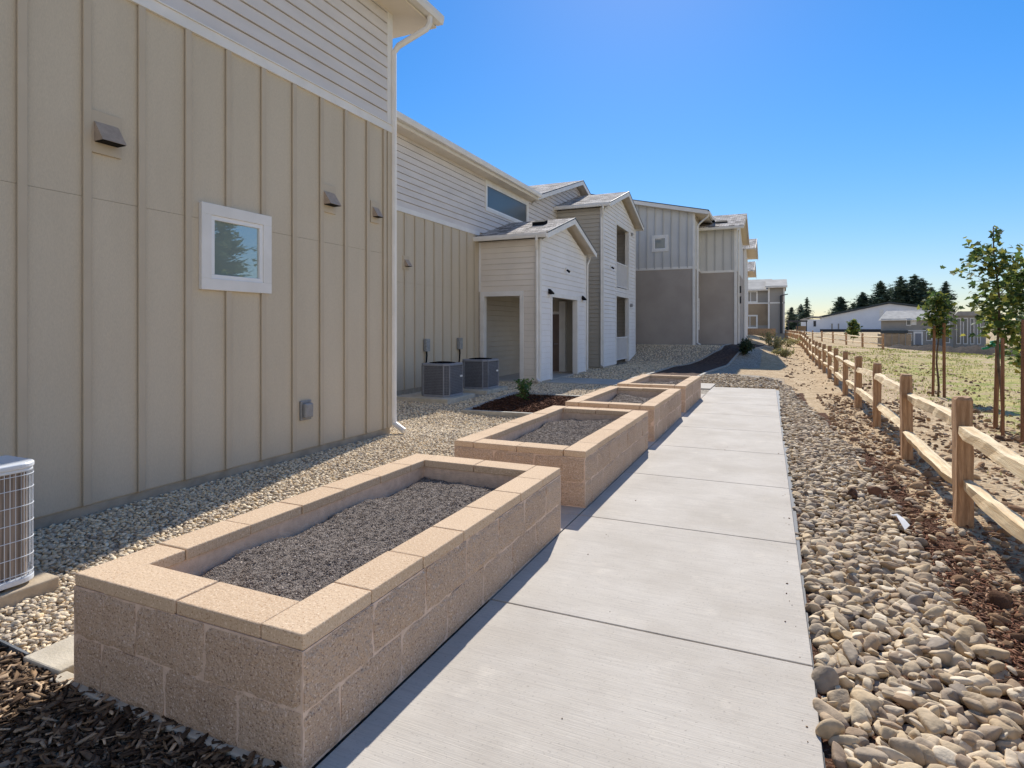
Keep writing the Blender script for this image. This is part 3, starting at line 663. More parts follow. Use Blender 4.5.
window(b4, PG, -3.3, -1.8, 4.5, 5.85, fw=.1, proud=.06, glass='far_glass', mullion=True)
window(b4, PG, -3.45, -1.8, 1.55, 3.1, fw=.12, proud=.06, glass='far_glass', mullion=True)
m = MB(); m.prism([(-12, YG-.5, 6.0), (-12, YG+4, 7.45), (-12, YG+8.5, 6.0), (-12, YG+8.5, 5.94), (-12, YG+4, 7.39), (-12, YG-.5, 5.94)], (11.7, 0, 0)); rf = m.build('roof', M['far_roof'], b4)
m = MB(); m.prism([(-1.0, YG-1.0, 6.3), (-1.0, YG+3, 7.3), (-1.0, YG+8.5, 6.3), (-1.0, YG+8.5, 6.2), (-1.0, YG+3, 7.2), (-1.0, YG-1.0, 6.2)], (2.25, 0, 0)); m.build('roof', M['far_roof'], b4)
m = MB(); gutter_y(m, -12, -.7, YG-.62, 5.84, .12, .13); gutter_y(m, -1.0, 1.25, YG-1.12, 6.1, .12, .13); m.build('gutter', M['white'], b4)
m = MB(); m.tube([(.62, YG-.7, 1.0), (.62, YG-.7, 5.2)], .11, 8); m.tube([(.55, YG-.7, 5.2), (1.3, YG-.9, 5.35)], .05, 6); m.build('light_pole', M['dark_edge'], b4)
m = MB(); m.wbox(PG, -3.95, -3.75, 3.0, 3.5, .02, .3); m.build('wall_lamp', M['black'], b4)

# ================================================================== GROUND
def axis(lims):
    out = []
    for a, b, st in lims: out += list(np.arange(a, b, st))
    return np.array(out)
gx = axis([(-900, -100, 100), (-100, -20, 10), (-20, -9, 1), (-9, 8, .25), (8, 30, 1), (30, 120, 6), (120, 1500, 120)])
gy = axis([(-200, -20, 30), (-20, -2, 2), (-2, 34, .25), (34, 80, 1), (80, 260, 6), (260, 3000, 150)])
GX, GY = np.meshgrid(gx, gy); GZ = H(GX, GY)
bump = np.random.RandomState(3).normal(0, 1, GX.shape)
rough_zone = sst(1.0, 1.8, GX)*(1-sst(30, 60, GY))*(np.abs(GX) < 12)
GZ = GZ+bump*.018*rough_zone
nx, ny = len(gx), len(gy)
I = np.arange(nx*ny).reshape(ny, nx)
F = np.stack([I[:-1, :-1].ravel(), I[:-1, 1:].ravel(), I[1:, 1:].ravel(), I[1:, :-1].ravel()], 1)
gm = bpy.data.materials.new('ground'); gm.use_nodes = True
N = gm.node_tree.nodes; L = gm.node_tree.links; p = N['Principled BSDF']; p.inputs['Roughness'].default_value = 1; p.inputs['Specular IOR Level'].default_value = .05
tc = N.new('ShaderNodeTexCoord'); at = N.new('ShaderNodeAttribute'); at.attribute_name = 'zone'
sep = N.new('ShaderNodeSeparateColor'); L.new(at.outputs['Color'], sep.inputs[0])
def nz(s, d=6, v=None):
    n = N.new('ShaderNodeTexNoise'); n.inputs['Scale'].default_value = s; n.inputs['Detail'].default_value = d; n.inputs['Roughness'].default_value = .65
    L.new(tc.outputs['Object'], n.inputs['Vector']); return n.outputs[0]
def mr(x, a, b, c=0., d=1.):
    r = N.new('ShaderNodeMapRange'); r.inputs[1].default_value = a; r.inputs[2].default_value = b; r.inputs[3].default_value = c; r.inputs[4].default_value = d
    L.new(x, r.inputs[0]); return r.outputs[0]
def mixc(f, a, b):
    q = N.new('ShaderNodeMix'); q.data_type = 'RGBA'
    if hasattr(f, 'links') or not isinstance(f, float): L.new(f, q.inputs['Factor'])
    for s, k in ((a, 'A'), (b, 'B')):
        if isinstance(s, tuple): q.inputs[k].default_value = s
        else: L.new(s, q.inputs[k])
    return q.outputs['Result']
def madd(a, b, c):
    q = N.new('ShaderNodeMath'); q.operation = 'MULTIPLY_ADD'; L.new(a, q.inputs[0]); q.inputs[1].default_value = b
    if isinstance(c, float): q.inputs[2].default_value = c
    else: L.new(c, q.inputs[2])
    return q.outputs[0]
dirt = mixc(mr(nz(2.2), .35, .65), lin(212, 190, 156), lin(178, 154, 122))
dirt = mixc(mr(nz(14), .5, .68), dirt, lin(140, 108, 80))
dirt = mixc(mr(nz(60, 3), .55, .7), dirt, lin(222, 196, 158))
bark = mixc(mr(nz(25), .35, .65), lin(104, 74, 58), lin(64, 46, 38))
bark = mixc(mr(nz(70, 3), .55, .68), bark, lin(150, 122, 100))
gras = mixc(mr(nz(1.1), .38, .6), lin(146, 156, 84), lin(206, 188, 130))
gras = mixc(mr(nz(35, 4), .5, .7), gras, lin(120, 112, 66))
grav = mixc(mr(nz(45, 4), .38, .62), lin(96, 88, 80), lin(160, 150, 136))
vor = N.new('ShaderNodeTexVoronoi'); vor.inputs['Scale'].default_value = 26; L.new(tc.outputs['Object'], vor.inputs['Vector'])
vs = N.new('ShaderNodeSeparateColor'); L.new(vor.outputs['Color'], vs.inputs[0])
grav = mixc(mr(vs.outputs[0], 0, 1, 0., .75), grav, lin(206, 196, 178))
nzm = nz(1.6, 8)
c = mixc(mr(madd(nzm, 1.0, sep.outputs[1]), .98, 1.12), dirt, gras)
c = mixc(mr(madd(nzm, .8, sep.outputs[0]), .85, 1.0), c, bark)
c = mixc(mr(madd(nzm, .2, sep.outputs[2]), .55, .65), c, grav)
L.new(c, p.inputs['Base Color'])
b = N.new('ShaderNodeBump'); b.inputs['Strength'].default_value = .7; b.inputs['Distance'].default_value = .05
hh = madd(vor.outputs['Distance'], -.5, nz(18, 8)); L.new(hh, b.inputs['Height']); L.new(b.outputs[0], p.inputs['Normal'])
ground = fastmesh('ground', np.stack([GX.ravel(), GY.ravel(), GZ.ravel()], 1), F, gm, smooth=True); tag(ground, kind='structure')
zr = np.zeros((ny, nx, 4), np.float32); zr[..., 3] = 1
rockedge = lambda y: .95-.03*sst(8, 12, y)-.6*sst(10, 16, y)
def rockedge(y):
    return np.interp(y, [0, 3, 6, 9, 11.5, 15.6, 18, 30], [1.0, .96, .95, .9, .75, .42, .35, .2])
zr[..., 0] = sst(-.2, .1, GX-rockedge(GY))*(1-sst(1.75, 2.4, GX))*(1-sst(4, 10, GY))*.55
zr[..., 1] = (sst(2.0, 3.4, GX)*.44+sst(2.4, 5, GX)*(1-sst(22, 60, GY))*.15)*(GY > -5)
zr[..., 2] = np.where((GX < -.3) & (GY < 17.5), 1, 0)
zr[..., 2] = np.maximum(zr[..., 2], np.where((GX < rockedge(GY)-.02) & (GX > 0) & (GY < 17.5), 0, 0))
zr[..., 0] = np.where((GX < rockedge(GY)+.1) & (GX > 0) & (GY < 17.5), 1.2, zr[..., 0])
zr[..., 2] = np.maximum(zr[..., 2], np.where((GX < -1.4) & (GY < 34), 1, 0))
bm_ = np.where((GX > -1.6) & (GX < .3) & (GY >= 17.3) & (GY < 34), np.clip(1-.5*sst(-1.2, .2, GX), 0, 1)*(1-.65*sst(20.5, 23, GY)), 0)
zr[..., 2] = np.maximum(zr[..., 2], bm_)
zr[..., 2] = np.maximum(zr[..., 2], np.where((GX < -.6) & (GY >= 26) & (GY < 40), 1, 0))
a_ = ground.data.color_attributes.new('zone', 'FLOAT_COLOR', 'POINT'); a_.data.foreach_set('color', zr.ravel())

# ------------------------------------------------------------------ sidewalk
def conc_mat():
    m = bpy.data.materials.new('broomed_concrete'); m.use_nodes = True
    global N, L, tc
    N = m.node_tree.nodes; L = m.node_tree.links; p = N['Principled BSDF']; p.inputs['Roughness'].default_value = .9; p.inputs['Specular IOR Level'].default_value = .2
    tc = N.new('ShaderNodeTexCoord')
    mp = N.new('ShaderNodeMapping'); mp.inputs['Scale'].default_value = (.6, 7, 1); L.new(tc.outputs['Object'], mp.inputs[0])
    st = N.new('ShaderNodeTexNoise'); st.inputs['Scale'].default_value = 3.5; st.inputs['Detail'].default_value = 9; st.inputs['Roughness'].default_value = .7; L.new(mp.outputs[0], st.inputs['Vector'])
    c = mixc(mr(nz(1.3, 7), .35, .65), lin(199, 191, 179), lin(183, 174, 161))
    c = mixc(mr(st.outputs[0], .5, .75, 0, .4), c, lin(168, 160, 150))
    c = mixc(mr(nz(3.5, 9), .58, .78, 0, .6), c, lin(216, 206, 190))
    c = mixc(mr(nz(.8, 9), .6, .72, 0, .4), c, lin(160, 148, 134))
    c = mixc(mr(nz(70, 3), .60, .70, 0, .6), c, lin(132, 124, 116))
    mp3 = N.new('ShaderNodeMapping'); mp3.inputs['Scale'].default_value = (2.2, 75, 1); L.new(tc.outputs['Object'], mp3.inputs[0])
    s3 = N.new('ShaderNodeTexNoise'); s3.inputs['Scale'].default_value = 1.6; s3.inputs['Detail'].default_value = 4; L.new(mp3.outputs[0], s3.inputs['Vector'])
    c = mixc(mr(s3.outputs[0], .45, .7, 0, .35), c, lin(158, 150, 141))
    L.new(c, p.inputs['Base Color'])
    mp2 = N.new('ShaderNodeMapping'); mp2.inputs['Scale'].default_value = (1.2, 60, 1); L.new(tc.outputs['Object'], mp2.inputs[0])
    s2 = N.new('ShaderNodeTexNoise'); s2.inputs['Scale'].default_value = 3; s2.inputs['Detail'].default_value = 3; L.new(mp2.outputs[0], s2.inputs['Vector'])
    b = N.new('ShaderNodeBump'); b.inputs['Strength'].default_value = .35; b.inputs['Distance'].default_value = .004
    L.new(s2.outputs[0], b.inputs['Height']); L.new(b.outputs[0], p.inputs['Normal'])
    return m
M['concrete'] = conc_mat()
m = MB(); joints = [-1.9, -.23, 1.44, 3.13, 4.85, 6.5, 8.2, 9.9, 11.6, 13.3, 15.0, 16.9]
xr = lambda y: .165-.0105*max(0, y-3.0)
for a, bb in zip(joints[:-1], joints[1:]):
    g = .006
    m.add([(-1.53, a+g, 0), (xr(a), a+g, 0), (xr(bb), bb-g, 0), (-1.53, bb-g, 0), (-1.53, a+g, -.1), (xr(a), a+g, -.1), (xr(bb), bb-g, -.1), (-1.53, bb-g, -.1)],
          [(0, 1, 2, 3), (0, 4, 5, 1), (1, 5, 6, 2), (2, 6, 7, 3), (3, 7, 4, 0), (7, 6, 5, 4)])
    m.add([(-3.0, a+g, 0), (-1.542, a+g, 0), (-1.542, bb-g, 0), (-3.0, bb-g, 0), (-3.0, a+g, -.1), (-1.542, a+g, -.1), (-1.542, bb-g, -.1), (-3.0, bb-g, -.1)],
          [(0, 1, 2, 3), (0, 4, 5, 1), (1, 5, 6, 2), (2, 6, 7, 3), (3, 7, 4, 0), (7, 6, 5, 4)]) if 1.44 < a < 14.9 else None
sw = m.build('sidewalk', M['concrete'], None, bevel=.004, seg=2); tag(sw, kind='structure')
m = MB(); m.box(-1.55, .17, -2, 16.8, -.16, -.02); m.build('sidewalk_base', M['dark_edge'], None); tag(bpy.data.objects['sidewalk_base'], kind='structure')
m = MB(); m.add([(-6.3, 16.35, 0.0), (-1.56, 16.35, 0), (-1.56, 17.9, 0), (-6.3, 18.2, 0), (-6.3, 16.35, -.1), (-1.56, 16.35, -.1), (-1.56, 17.9, -.1), (-6.3, 18.2, -.1)], [(0, 1, 2, 3), (0, 4, 5, 1), (1, 5, 6, 2), (2, 6, 7, 3), (3, 7, 4, 0)])
m.box(-8.24, -6.32, 16.0, 20.36, -.1, .02)
tag(m.build('entry_path', M['concrete'], None), kind='structure')
# footing under the planters' near end and a strip along the front
m = MB(); m.box(-3.3, -3.006, 1.63, 2.1, -.12, .022); m.box(-3.004, -1.56, 1.585, 1.66, -.14, .012)
tag(m.build('concrete_footing', M['slab'], None, bevel=.008), kind='structure')

# ================================================================== PLANTERS
def block(mb, P, s0, s1, z0, z1, depth, rough, rs, res=.035, outer=True):
    """one split-face block: front face displaced, edges rounded back"""
    ns = max(2, int((s1-s0)/res)); nz_ = max(2, int((z1-z0)/res))
    ss = np.linspace(s0, s1, ns+1); zz = np.linspace(z0, z1, nz_+1)
    off = rs.uniform(0, 100, 3); vs = []
    for j, z in enumerate(zz):
        for i, s in enumerate(ss):
            e = min(s-s0, s1-s, z-z0, z1-z)
            d = (mnoise.noise(Vector((s*9+off[0], z*9+off[1], off[2])))+.6*mnoise.noise(Vector((s*26+off[1], z*26+off[2], off[0]))))*rough
            vs.append(P(s, z, max(-.001, d)+.008-.006*max(0, 1-e/.012)))
    n = ns+1; fs = [(j*n+i, j*n+i+1, (j+1)*n+i+1, (j+1)*n+i) for j in range(nz_) for i in range(ns)]
    nb = len(vs)
    edge = [i for i in range(n)]+[j*n+ns for j in range(1, nz_+1)]+[nz_*n+i for i in range(ns-1, -1, -1)]+[j*n for j in range(nz_-1, 0, -1)]
    back = []
    for idx in edge:
        q = vs[idx]; 
        s_ = ss[idx % n]; z_ = zz[idx//n]; back.append(P(s_, z_, -depth))
    fs += [(edge[k], edge[(k+1) % len(edge)], nb+(k+1) % len(edge), nb+k) for k in range(len(edge))]
    mb.add(vs+back, fs)
soilvar = stone_variants(1, 8, .35, 5)
def planter(x0, x1, y0, y1, label, seed, detail=True):
    rs = np.random.RandomState(seed)
    root = thing('raised_planter', ((x0+x1)/2, (y0+y1)/2, 0), label, 'planter', 'raised block planters along the walk')
    inset = .003; a0, a1, c0, c1 = x0+inset, x1-inset, y0+inset, y1-inset
    core = MB(); k = -.0022
    zt_ = .443
    core.box(a0+k, a1-k, c0+k, c0+.19, .0, zt_); core.box(a0+k, a1-k, c1-.19, c1-k, .0, zt_); core.box(a0+k, a0+.19, c0+.19, c1-.19, 0, zt_); core.box(a1-.19, a1-k, c0+.19, c1-.19, 0, zt_)
    w = MB(); cw = .41; rg = .010; g = .003
    faces = [(lambda s, z, o=0.: (s, c0-o, z), a0, a1), (lambda s, z, o=0.: (a1+o, s, z), c0, c1), (lambda s, z, o=0.: (s, c1+o, z), a0, a1), (lambda s, z, o=0.: (a0-o, s, z), c0, c1)]
    for P, s0, s1 in faces:
        for row, (za, zb) in enumerate(((.004, .220), (.2245, .440))):
            s = s0; first = cw*(.5 if row == 0 else 1)+rs.uniform(-.02, .02)
            ed = [s0]; q = s0+first
            while q < s1-.12: ed.append(q); q += cw
            ed.append(s1)
            for u, v in zip(ed[:-1], ed[1:]): block(w, P, u+(g if u > s0 else .002), v-(g if v < s1 else .002), za, zb, .02, rg, rs, .03 if detail else .07)
    core.build('mortar_core', M['mortar'], root)
    w.build('block_wall', M['block'], root, smooth=False)
    cp = MB(); cwd = .205; ch0, ch1 = .4435, .5; gp = .0025
    def capstones(lo, hi, horiz, fixed0, fixed1):
        n = max(1, round((hi-lo)/.41)); e = np.linspace(lo, hi, n+1)
        for u, v in zip(e[:-1], e[1:]):
            dz = rs.uniform(-.002, .002); dx = rs.uniform(-.003, .003)
            if horiz: cp.box(u+gp, v-gp, fixed0+dx, fixed1+dx, ch0, ch1+dz)
            else: cp.box(fixed0+dx, fixed1+dx, u+gp, v-gp, ch0, ch1+dz)
    capstones(y0, y1, False, x1-cwd, x1); capstones(y0, y1, False, x0, x0+cwd)
    capstones(x0+cwd+.004, x1-cwd-.004, True, y0, y0+cwd); capstones(x0+cwd+.004, x1-cwd-.004, True, y1-cwd, y1)
    cp.build('cap_stones', M['cap'], root, bevel=.006, seg=2)
    # soil: uneven sheet plus crumbs
    ix0, ix1, iy0, iy1 = x0+.185, x1-.185, y0+.185, y1-.185
    st = .03 if detail else .08
    sx = np.linspace(ix0, ix1, int((ix1-ix0)/st)+1); sy = np.linspace(iy0, iy1, int((iy1-iy0)/st)+1)
    def sh(x, y):
        e = min(x-ix0, ix1-x, y-iy0, iy1-y)
        return .408+.062*mnoise.noise(Vector((x*2.1+seed, y*1.5, seed)))+.02*mnoise.noise(Vector((x*7, y*7+seed, 2)))+.01*mnoise.noise(Vector((x*22, y*22+seed, 5)))-.06*math.exp(-e/.07)-.03
    V = np.array([(x, y, sh(x, y)) for y in sy for x in sx]); n_ = len(sx)
    Fq = np.array([(j*n_+i, j*n_+i+1, (j+1)*n_+i+1, (j+1)*n_+i) for j in range(len(sy)-1) for i in range(n_-1)])
    off = np.array(root.location[:])
    so = fastmesh('soil', V-off, Fq, M['soil'], root, smooth=True)
    num = {True: 46000, False: 9000}[detail]
    px = rs.uniform(ix0+.01, ix1-.01, num); py = rs.uniform(iy0+.01, iy1-.01, num)
    pz = np.array([sh(a, b) for a, b in zip(px, py)])+.001
    sz = rs.gamma(2.2, .0008, num)+.0013 if detail else rs.uniform(.004, .009, num)
    cr = scatter('crumbs', np.stack([px, py, pz], 1)-off, np.minimum(sz, .016), ((.5, .9), (.4, .7)), soilvar, M['soil_bits'], tilt=.5, parent=root, smooth=False, seed=seed)
    cr['kind'] = 'stuff'
    return root
planter(-2.88, -1.54, 1.62, 4.40, 'nearest block planter, the largest in view, filled with grey soil', 11)
planter(-2.87, -1.54, 5.05, 7.9, 'second block planter from the camera along the concrete walk', 12)
planter(-2.87, -1.55, 8.4, 11.0, 'third block planter from the camera, beside the leafy young plant bed', 13, False)
planter(-2.87, -1.55, 11.55, 14.1, 'farthest and smallest block planter at the end of the row', 14, False)

# ================================================================== STUFF ON THE GROUND
# river cobbles right of the walk, and beyond its end
var3 = stone_variants(3, 22, .24, 21, 9); var2 = stone_variants(2, 18, .24, 22, 8); var1 = stone_variants(1, 10, .2, 23)
def cob(x0, x1, y0, y1, step, seed, z, keep):
    X, Y = jgrid(x0, x1, y0, y1, step, seed); k = keep(X, Y); X, Y = X[k], Y[k]
    return np.stack([X, Y, H(X, Y)+z], 1)
rs = np.random.RandomState(77)
kn = lambda X, Y: (X > .165-.0105*np.maximum(0, Y-3)+.04) & (X < rockedge(Y)+rs.normal(0, .05, X.shape))
def sizes(n, a=.03, b=.075, seed=0): return np.random.RandomState(seed).beta(1.7, 3.2, n)*(b-a)+a
for i, (y0, y1, var) in enumerate(((.6, 5.2, var3), (5.2, 18, var2))):
    lays = []
    for l, (z, st) in enumerate(((-.012, .056), (.014, .06), (.026, .078))):
        lays.append(cob(.15, 1.3, y0, y1, st, 31+l+i*5, z, kn))
    pts = np.concatenate(lays); pts[:, 2] += rs.normal(0, .008, len(pts))
    o = scatter('river_cobbles', pts, sizes(len(pts), .022, (.096, .08)[i], i), ((.45, .85), (.34, .62)), var, M['cobble'], tilt=.26, seed=41+i)
    tag(o, 'rounded tan river cobbles lying between the walk and the fence', 'cobbles', kind='stuff')
# stray stones among the bark by the fence
X = np.concatenate([rs.normal(1.15, .3, 420), rs.uniform(.9, 3.5, 260)]); Y = rs.uniform(1.5, 14, 680); k = X > .9; X, Y = X[k], Y[k]
pts = np.stack([X, Y, H(X, Y)+.012], 1)
tag(scatter('stray_stones', pts, sizes(len(pts), .02, .06, 9), ((.55, .9), (.4, .6)), var2, M['cobble'], seed=48), 'stray stones on the bark and dirt beside the fence', 'stones', kind='stuff')
ke = lambda X, Y: (Y > 17.0) & (Y < 21.2+.6*np.sin(X*3)) & (X < .3-.12*(Y-17)+rs.normal(0, .1, X.shape)) & ~((X < -1.5) & (Y < 18)) & (X > -2.25+.03*(Y-21))
pts = np.concatenate([cob(-2.6, .6, 17, 22, .11, 51, .0, ke), cob(-2.6, .6, 17, 22, .12, 52, .035, ke)])
tag(scatter('river_cobbles', pts, sizes(len(pts), .035, .08, 5), ((.55, .9), (.4, .65)), var2, M['cobble'], seed=53), 'pale river cobbles spread past the end of the walk', 'cobbles', kind='stuff')
# smaller gravel on the left
def in_planter(X, Y):
    r = np.zeros(X.shape, bool)
    for a, b in ((1.6, 4.42), (5.03, 7.92), (8.38, 11.02), (11.53, 14.12)): r |= (X > -2.9) & (Y > a) & (Y < b)
    return r
bed = lambda X, Y: (X > -5.75) & (X < -3.6) & (Y > 10.5) & (Y < 13.15)
def kg(X, Y):
    k = (X > -8.2) & (X < -1.5) & ~((Y < Y1+.02) & (X < X1+.03)) & ~in_planter(X, Y) & ~bed(X, Y) & ~((X > -3.0) & (Y > 1.5))
    k &= ~((X > -3.33) & (Y < 2.12)) & (Y > 1.68-.44*(X+3.4)*0) & ~((X > -7.5) & (X < -6.4) & (Y > 11.05) & (Y < 14.25))
    k &= ~((X > -4.95) & (X < -4.02) & (Y < 2.2))
    return k
def pix_in(X, Y):   # keep what the walk could see, with a wide margin
    return (Y > -.6*X-3.2)
near = cob(-5.3, -2.9, 1.4, 7.6, .031, 61, .0, lambda X, Y: kg(X, Y) & (X > -6))
near2 = cob(-5.3, -2.9, 1.4, 7.6, .036, 62, .014, lambda X, Y: kg(X, Y))
pts = np.concatenate([near, near2]); n = len(pts)
tag(scatter('gravel', pts, sizes(n, .012, .03, 7), ((.6, .95), (.4, .6)), stone_variants(2, 10, .2, 25, 4), M['gravel'], tilt=.22, seed=63), 'pale gravel between the beige wall and the planters', 'gravel', kind='stuff')
mid = cob(-8.2, -1.5, 7.5, 16.3, .05, 64, .008, kg); mid = mid[mid[:, 1] > 7.5]
tag(scatter('gravel', mid, sizes(len(mid), .018, .036, 8), ((.6, .95), (.45, .75)), var1, M['gravel'], tilt=.35, seed=65), 'gravel around the dark condensers and the plant bed', 'gravel', kind='stuff')
kf = lambda X, Y: (X < -2.2-.25*(Y-20)*.3) & ~((X < XP+.02) & (Y < YP1)) & ~((X < XC+.05) & (Y > YC0-.05)) & (Y > 18.25) & (X > -8.2) & (Y < 31.5)
kf2 = lambda X, Y: (Y > 18.25) & (Y < 31.5) & (X > -8.2) & (X < -2.0) & ~((X < XP+.02) & (Y < YP1)) & ~((X < XC+.05) & (Y > YC0-.05) & (Y < YC1)) & ~((X > np.interp(Y, [18, 20.4, 25.5, 27.2, 30, 41], [-4.2, -4.0, -3.85, -3.35, -2.3, -2.0])))
far = cob(-8.2, -1.8, 18, 31.5, .085, 66, .01, kf2)
tag(scatter('gravel', far, sizes(len(far), .024, .05, 10), ((.6, .95), (.45, .75)), var1, M['gravel'], tilt=.35, seed=67), 'gravel bank rising to the taupe block behind', 'gravel', kind='stuff')

# mulch at the lower left
def chips(name, X, Y, ln, m, seed, label, cat, lay=.02, parent=None):
    n = len(X); rs_ = np.random.RandomState(seed)
    bx = np.array([(x, y, z) for z in (-1, 1) for y in (-1, 1) for x in (-1, 1)], float)
    Fb = np.array([(0, 2, 3, 1), (4, 5, 7, 6), (0, 1, 5, 4), (1, 3, 7, 5), (3, 2, 6, 7), (2, 0, 4, 6)])
    B = np.repeat(bx[None], n, 0)+rs_.uniform(-.4, .4, (n, 8, 3))
    L_ = rs_.uniform(*ln, n)*.5; W_ = L_*rs_.uniform(.1, .34, n); T_ = np.clip(L_*rs_.uniform(.06, .16, n), .0015, .006)
    B = B*np.stack([L_, W_, T_], 1)[:, None]
    def rot(a, i, j):
        c_, s_ = np.cos(a)[:, None], np.sin(a)[:, None]; p_, q_ = B[:, :, i].copy(), B[:, :, j].copy()
        B[:, :, i] = c_*p_-s_*q_; B[:, :, j] = s_*p_+c_*q_
    rot(rs_.normal(0, .35, n), 1, 2); rot(rs_.normal(0, .22, n), 0, 2); rot(rs_.uniform(0, 6.28, n), 0, 1)
    B = B+np.stack([X, Y, H(X, Y)+rs_.uniform(0.0, lay, n)], 1)[:, None]
    FF = (Fb[None]+(np.arange(n)*8)[:, None, None]).reshape(-1, 4)
    o = fastmesh(name, B.reshape(-1, 3), FF, m)
    return tag(o, label, cat, kind='stuff')
n = 26000; X = rs.uniform(-4.6, -1.45, n); Y = rs.uniform(.6, 1.66, n); k = (Y < np.where(X > -3.3, 1.62, 1.66)); X, Y = X[k], Y[k]
chips('wood_chip_mulch', X, Y, (.012, .07), M['chips'], 71, 'wood chip mulch in front of the nearest planter', 'mulch', .045)
n = 9000; X = rs.uniform(-5.7, -3.7, n); Y = rs.uniform(10.6, 13.1, n)
chips('bark_mulch', X, Y, (.03, .1), M['dark_chips'], 72, 'dark bark mulch around the leafy young plant', 'mulch', .04)
n = 16000; X = rockedge(4)+np.abs(rs.normal(0, .34, n))-.02; Y = 1.2+15*rs.uniform(0, 1, n)**1.7; k = (X > rockedge(Y)) & (X < 2.6) & (rs.uniform(0, 1, n) < np.exp(-np.maximum(0, Y-3)/4.5)); X, Y = X[k]+rs.normal(0, .05, k.sum()), Y[k]
chips('bark_bits', X, Y, (.012, .05), M['red_bark'], 73, 'reddish bark bits along the foot of the rail fence', 'bark', .02)
# dirt clods
X = np.concatenate([rs.uniform(.9, 4.2, 3200), rs.uniform(-1, 6.5, 1500)]); Y = np.concatenate([rs.uniform(1.5, 16, 3200), rs.uniform(17, 40, 1500)])
k = (X > rockedge(Y)+.05) & ~((X < .2) & (Y < 22)); X, Y = X[k], Y[k]
pts = np.stack([X, Y, H(X, Y)+.005], 1)
tag(scatter('dirt_clods', pts, rs.gamma(2.2, .009, len(pts))+.008, ((.6, 1), (.4, .8)), stone_variants(2, 10, .35, 27), M['clods'], tilt=.5, seed=75, smooth=False), 'crumbly dirt clods around the rail fence', 'dirt', kind='stuff')
X = np.concatenate([rs.uniform(-1.5, .1, 22), .12-np.abs(rs.normal(0, .04, 60))]); Y = np.concatenate([rs.uniform(1.2, 15, 22), rs.uniform(1.2, 15, 60)]); k = X < .14-.0105*np.maximum(0, Y-3); X, Y = X[k], Y[k]
tag(scatter('grit', np.stack([X, Y, 0*X+.002], 1), rs.gamma(2, .0011, len(X))+.0015, ((.6, 1), (.5, .8)), soilvar, M['clods'], tilt=.5, seed=78, smooth=False), 'specks of grit and dirt on the concrete walk', 'grit', kind='stuff')
# dark mulch bed curving up to the taupe block, with edging
bl = [(-4.2, 18.4), (-4.0, 20.4), (-3.85, 25.4), (-3.35, 27.3), (-2.4, 29.9), (-2.2, 33.0), (-2.05, 38.5)]
br = [(-2.35, 18.6), (-2.25, 22.4), (-1.75, 28), (-1.25, 31.5), (-.9, 34.8), (-.5, 40)]
def dense(pl, n=60):
    pl = np.array(pl); t_ = np.linspace(0, 1, len(pl)); q = np.linspace(0, 1, n); return np.stack([np.interp(q, t_, pl[:, i]) for i in (0, 1)], 1)
A_, B_ = dense(bl), dense(br)
V = []; Fq = []; ns = 8
for a, b in zip(A_, B_):
    for k in range(ns+1):
        q = a+(b-a)*k/ns; V.append((q[0], q[1], Hs(*q)+.02+.02*math.sin(k*2+q[1]*3)*(0 < k < ns)))
for i in range(len(A_)-1):
    for k in range(ns): Fq.append((i*(ns+1)+k, i*(ns+1)+k+1, (i+1)*(ns+1)+k+1, (i+1)*(ns+1)+k))
M['bed'] = mat('dark_bark_bed', lin(104, 80, 66), lin(74, 56, 46), scale=8, rough=1, bump=1, bscale=25, fine=.4, fscale=40, bdist=.05)
tag(fastmesh('mulch_bed', np.array(V), np.array(Fq), M['bed'], smooth=True), kind='structure')
def strip(name, pl, w, h, m, label, group=None):
    mb = MB(); P_ = [(x, y, Hs(x, y)) for x, y in pl]
    for i in range(len(P_)-1):
        a, b = Vector(P_[i]), Vector(P_[i+1]); d = (b-a).normalized(); s_ = Vector((-d.y, d.x, 0))*w/2
        mb.add([a-s_+Vector((0, 0, -.05)), a+s_+Vector((0, 0, -.05)), b+s_+Vector((0, 0, -.05)), b-s_+Vector((0, 0, -.05)), a-s_+Vector((0, 0, h)), a+s_+Vector((0, 0, h)), b+s_+Vector((0, 0, h)), b-s_+Vector((0, 0, h))],
               [(0, 3, 2, 1), (4, 5, 6, 7), (0, 1, 5, 4), (1, 2, 6, 5), (2, 3, 7, 6), (3, 0, 4, 7)])
    return tag(mb.build(name, m), label, 'edging', group)
strip('bed_edging', A_, .09, .05, M['edging'], 'curved pale edging on the building side of the dark mulch bed')
strip('bed_edging', B_, .09, .05, M['edging'], 'curved pale edging on the fence side of the dark mulch bed')
strip('bed_edging', [(-3.4, 10.45), (-5.72, 10.5), (-5.8, 13.2), (-3.4, 13.1)], .1, .06, M['edging'], 'pale strip edging around the leafy young plant bed')
strip('steel_edging', [(-3.31, 1.66), (-4.9, 1.70)], .012, .05, M['steel_edge'], 'thin steel edging between gravel and wood chips')

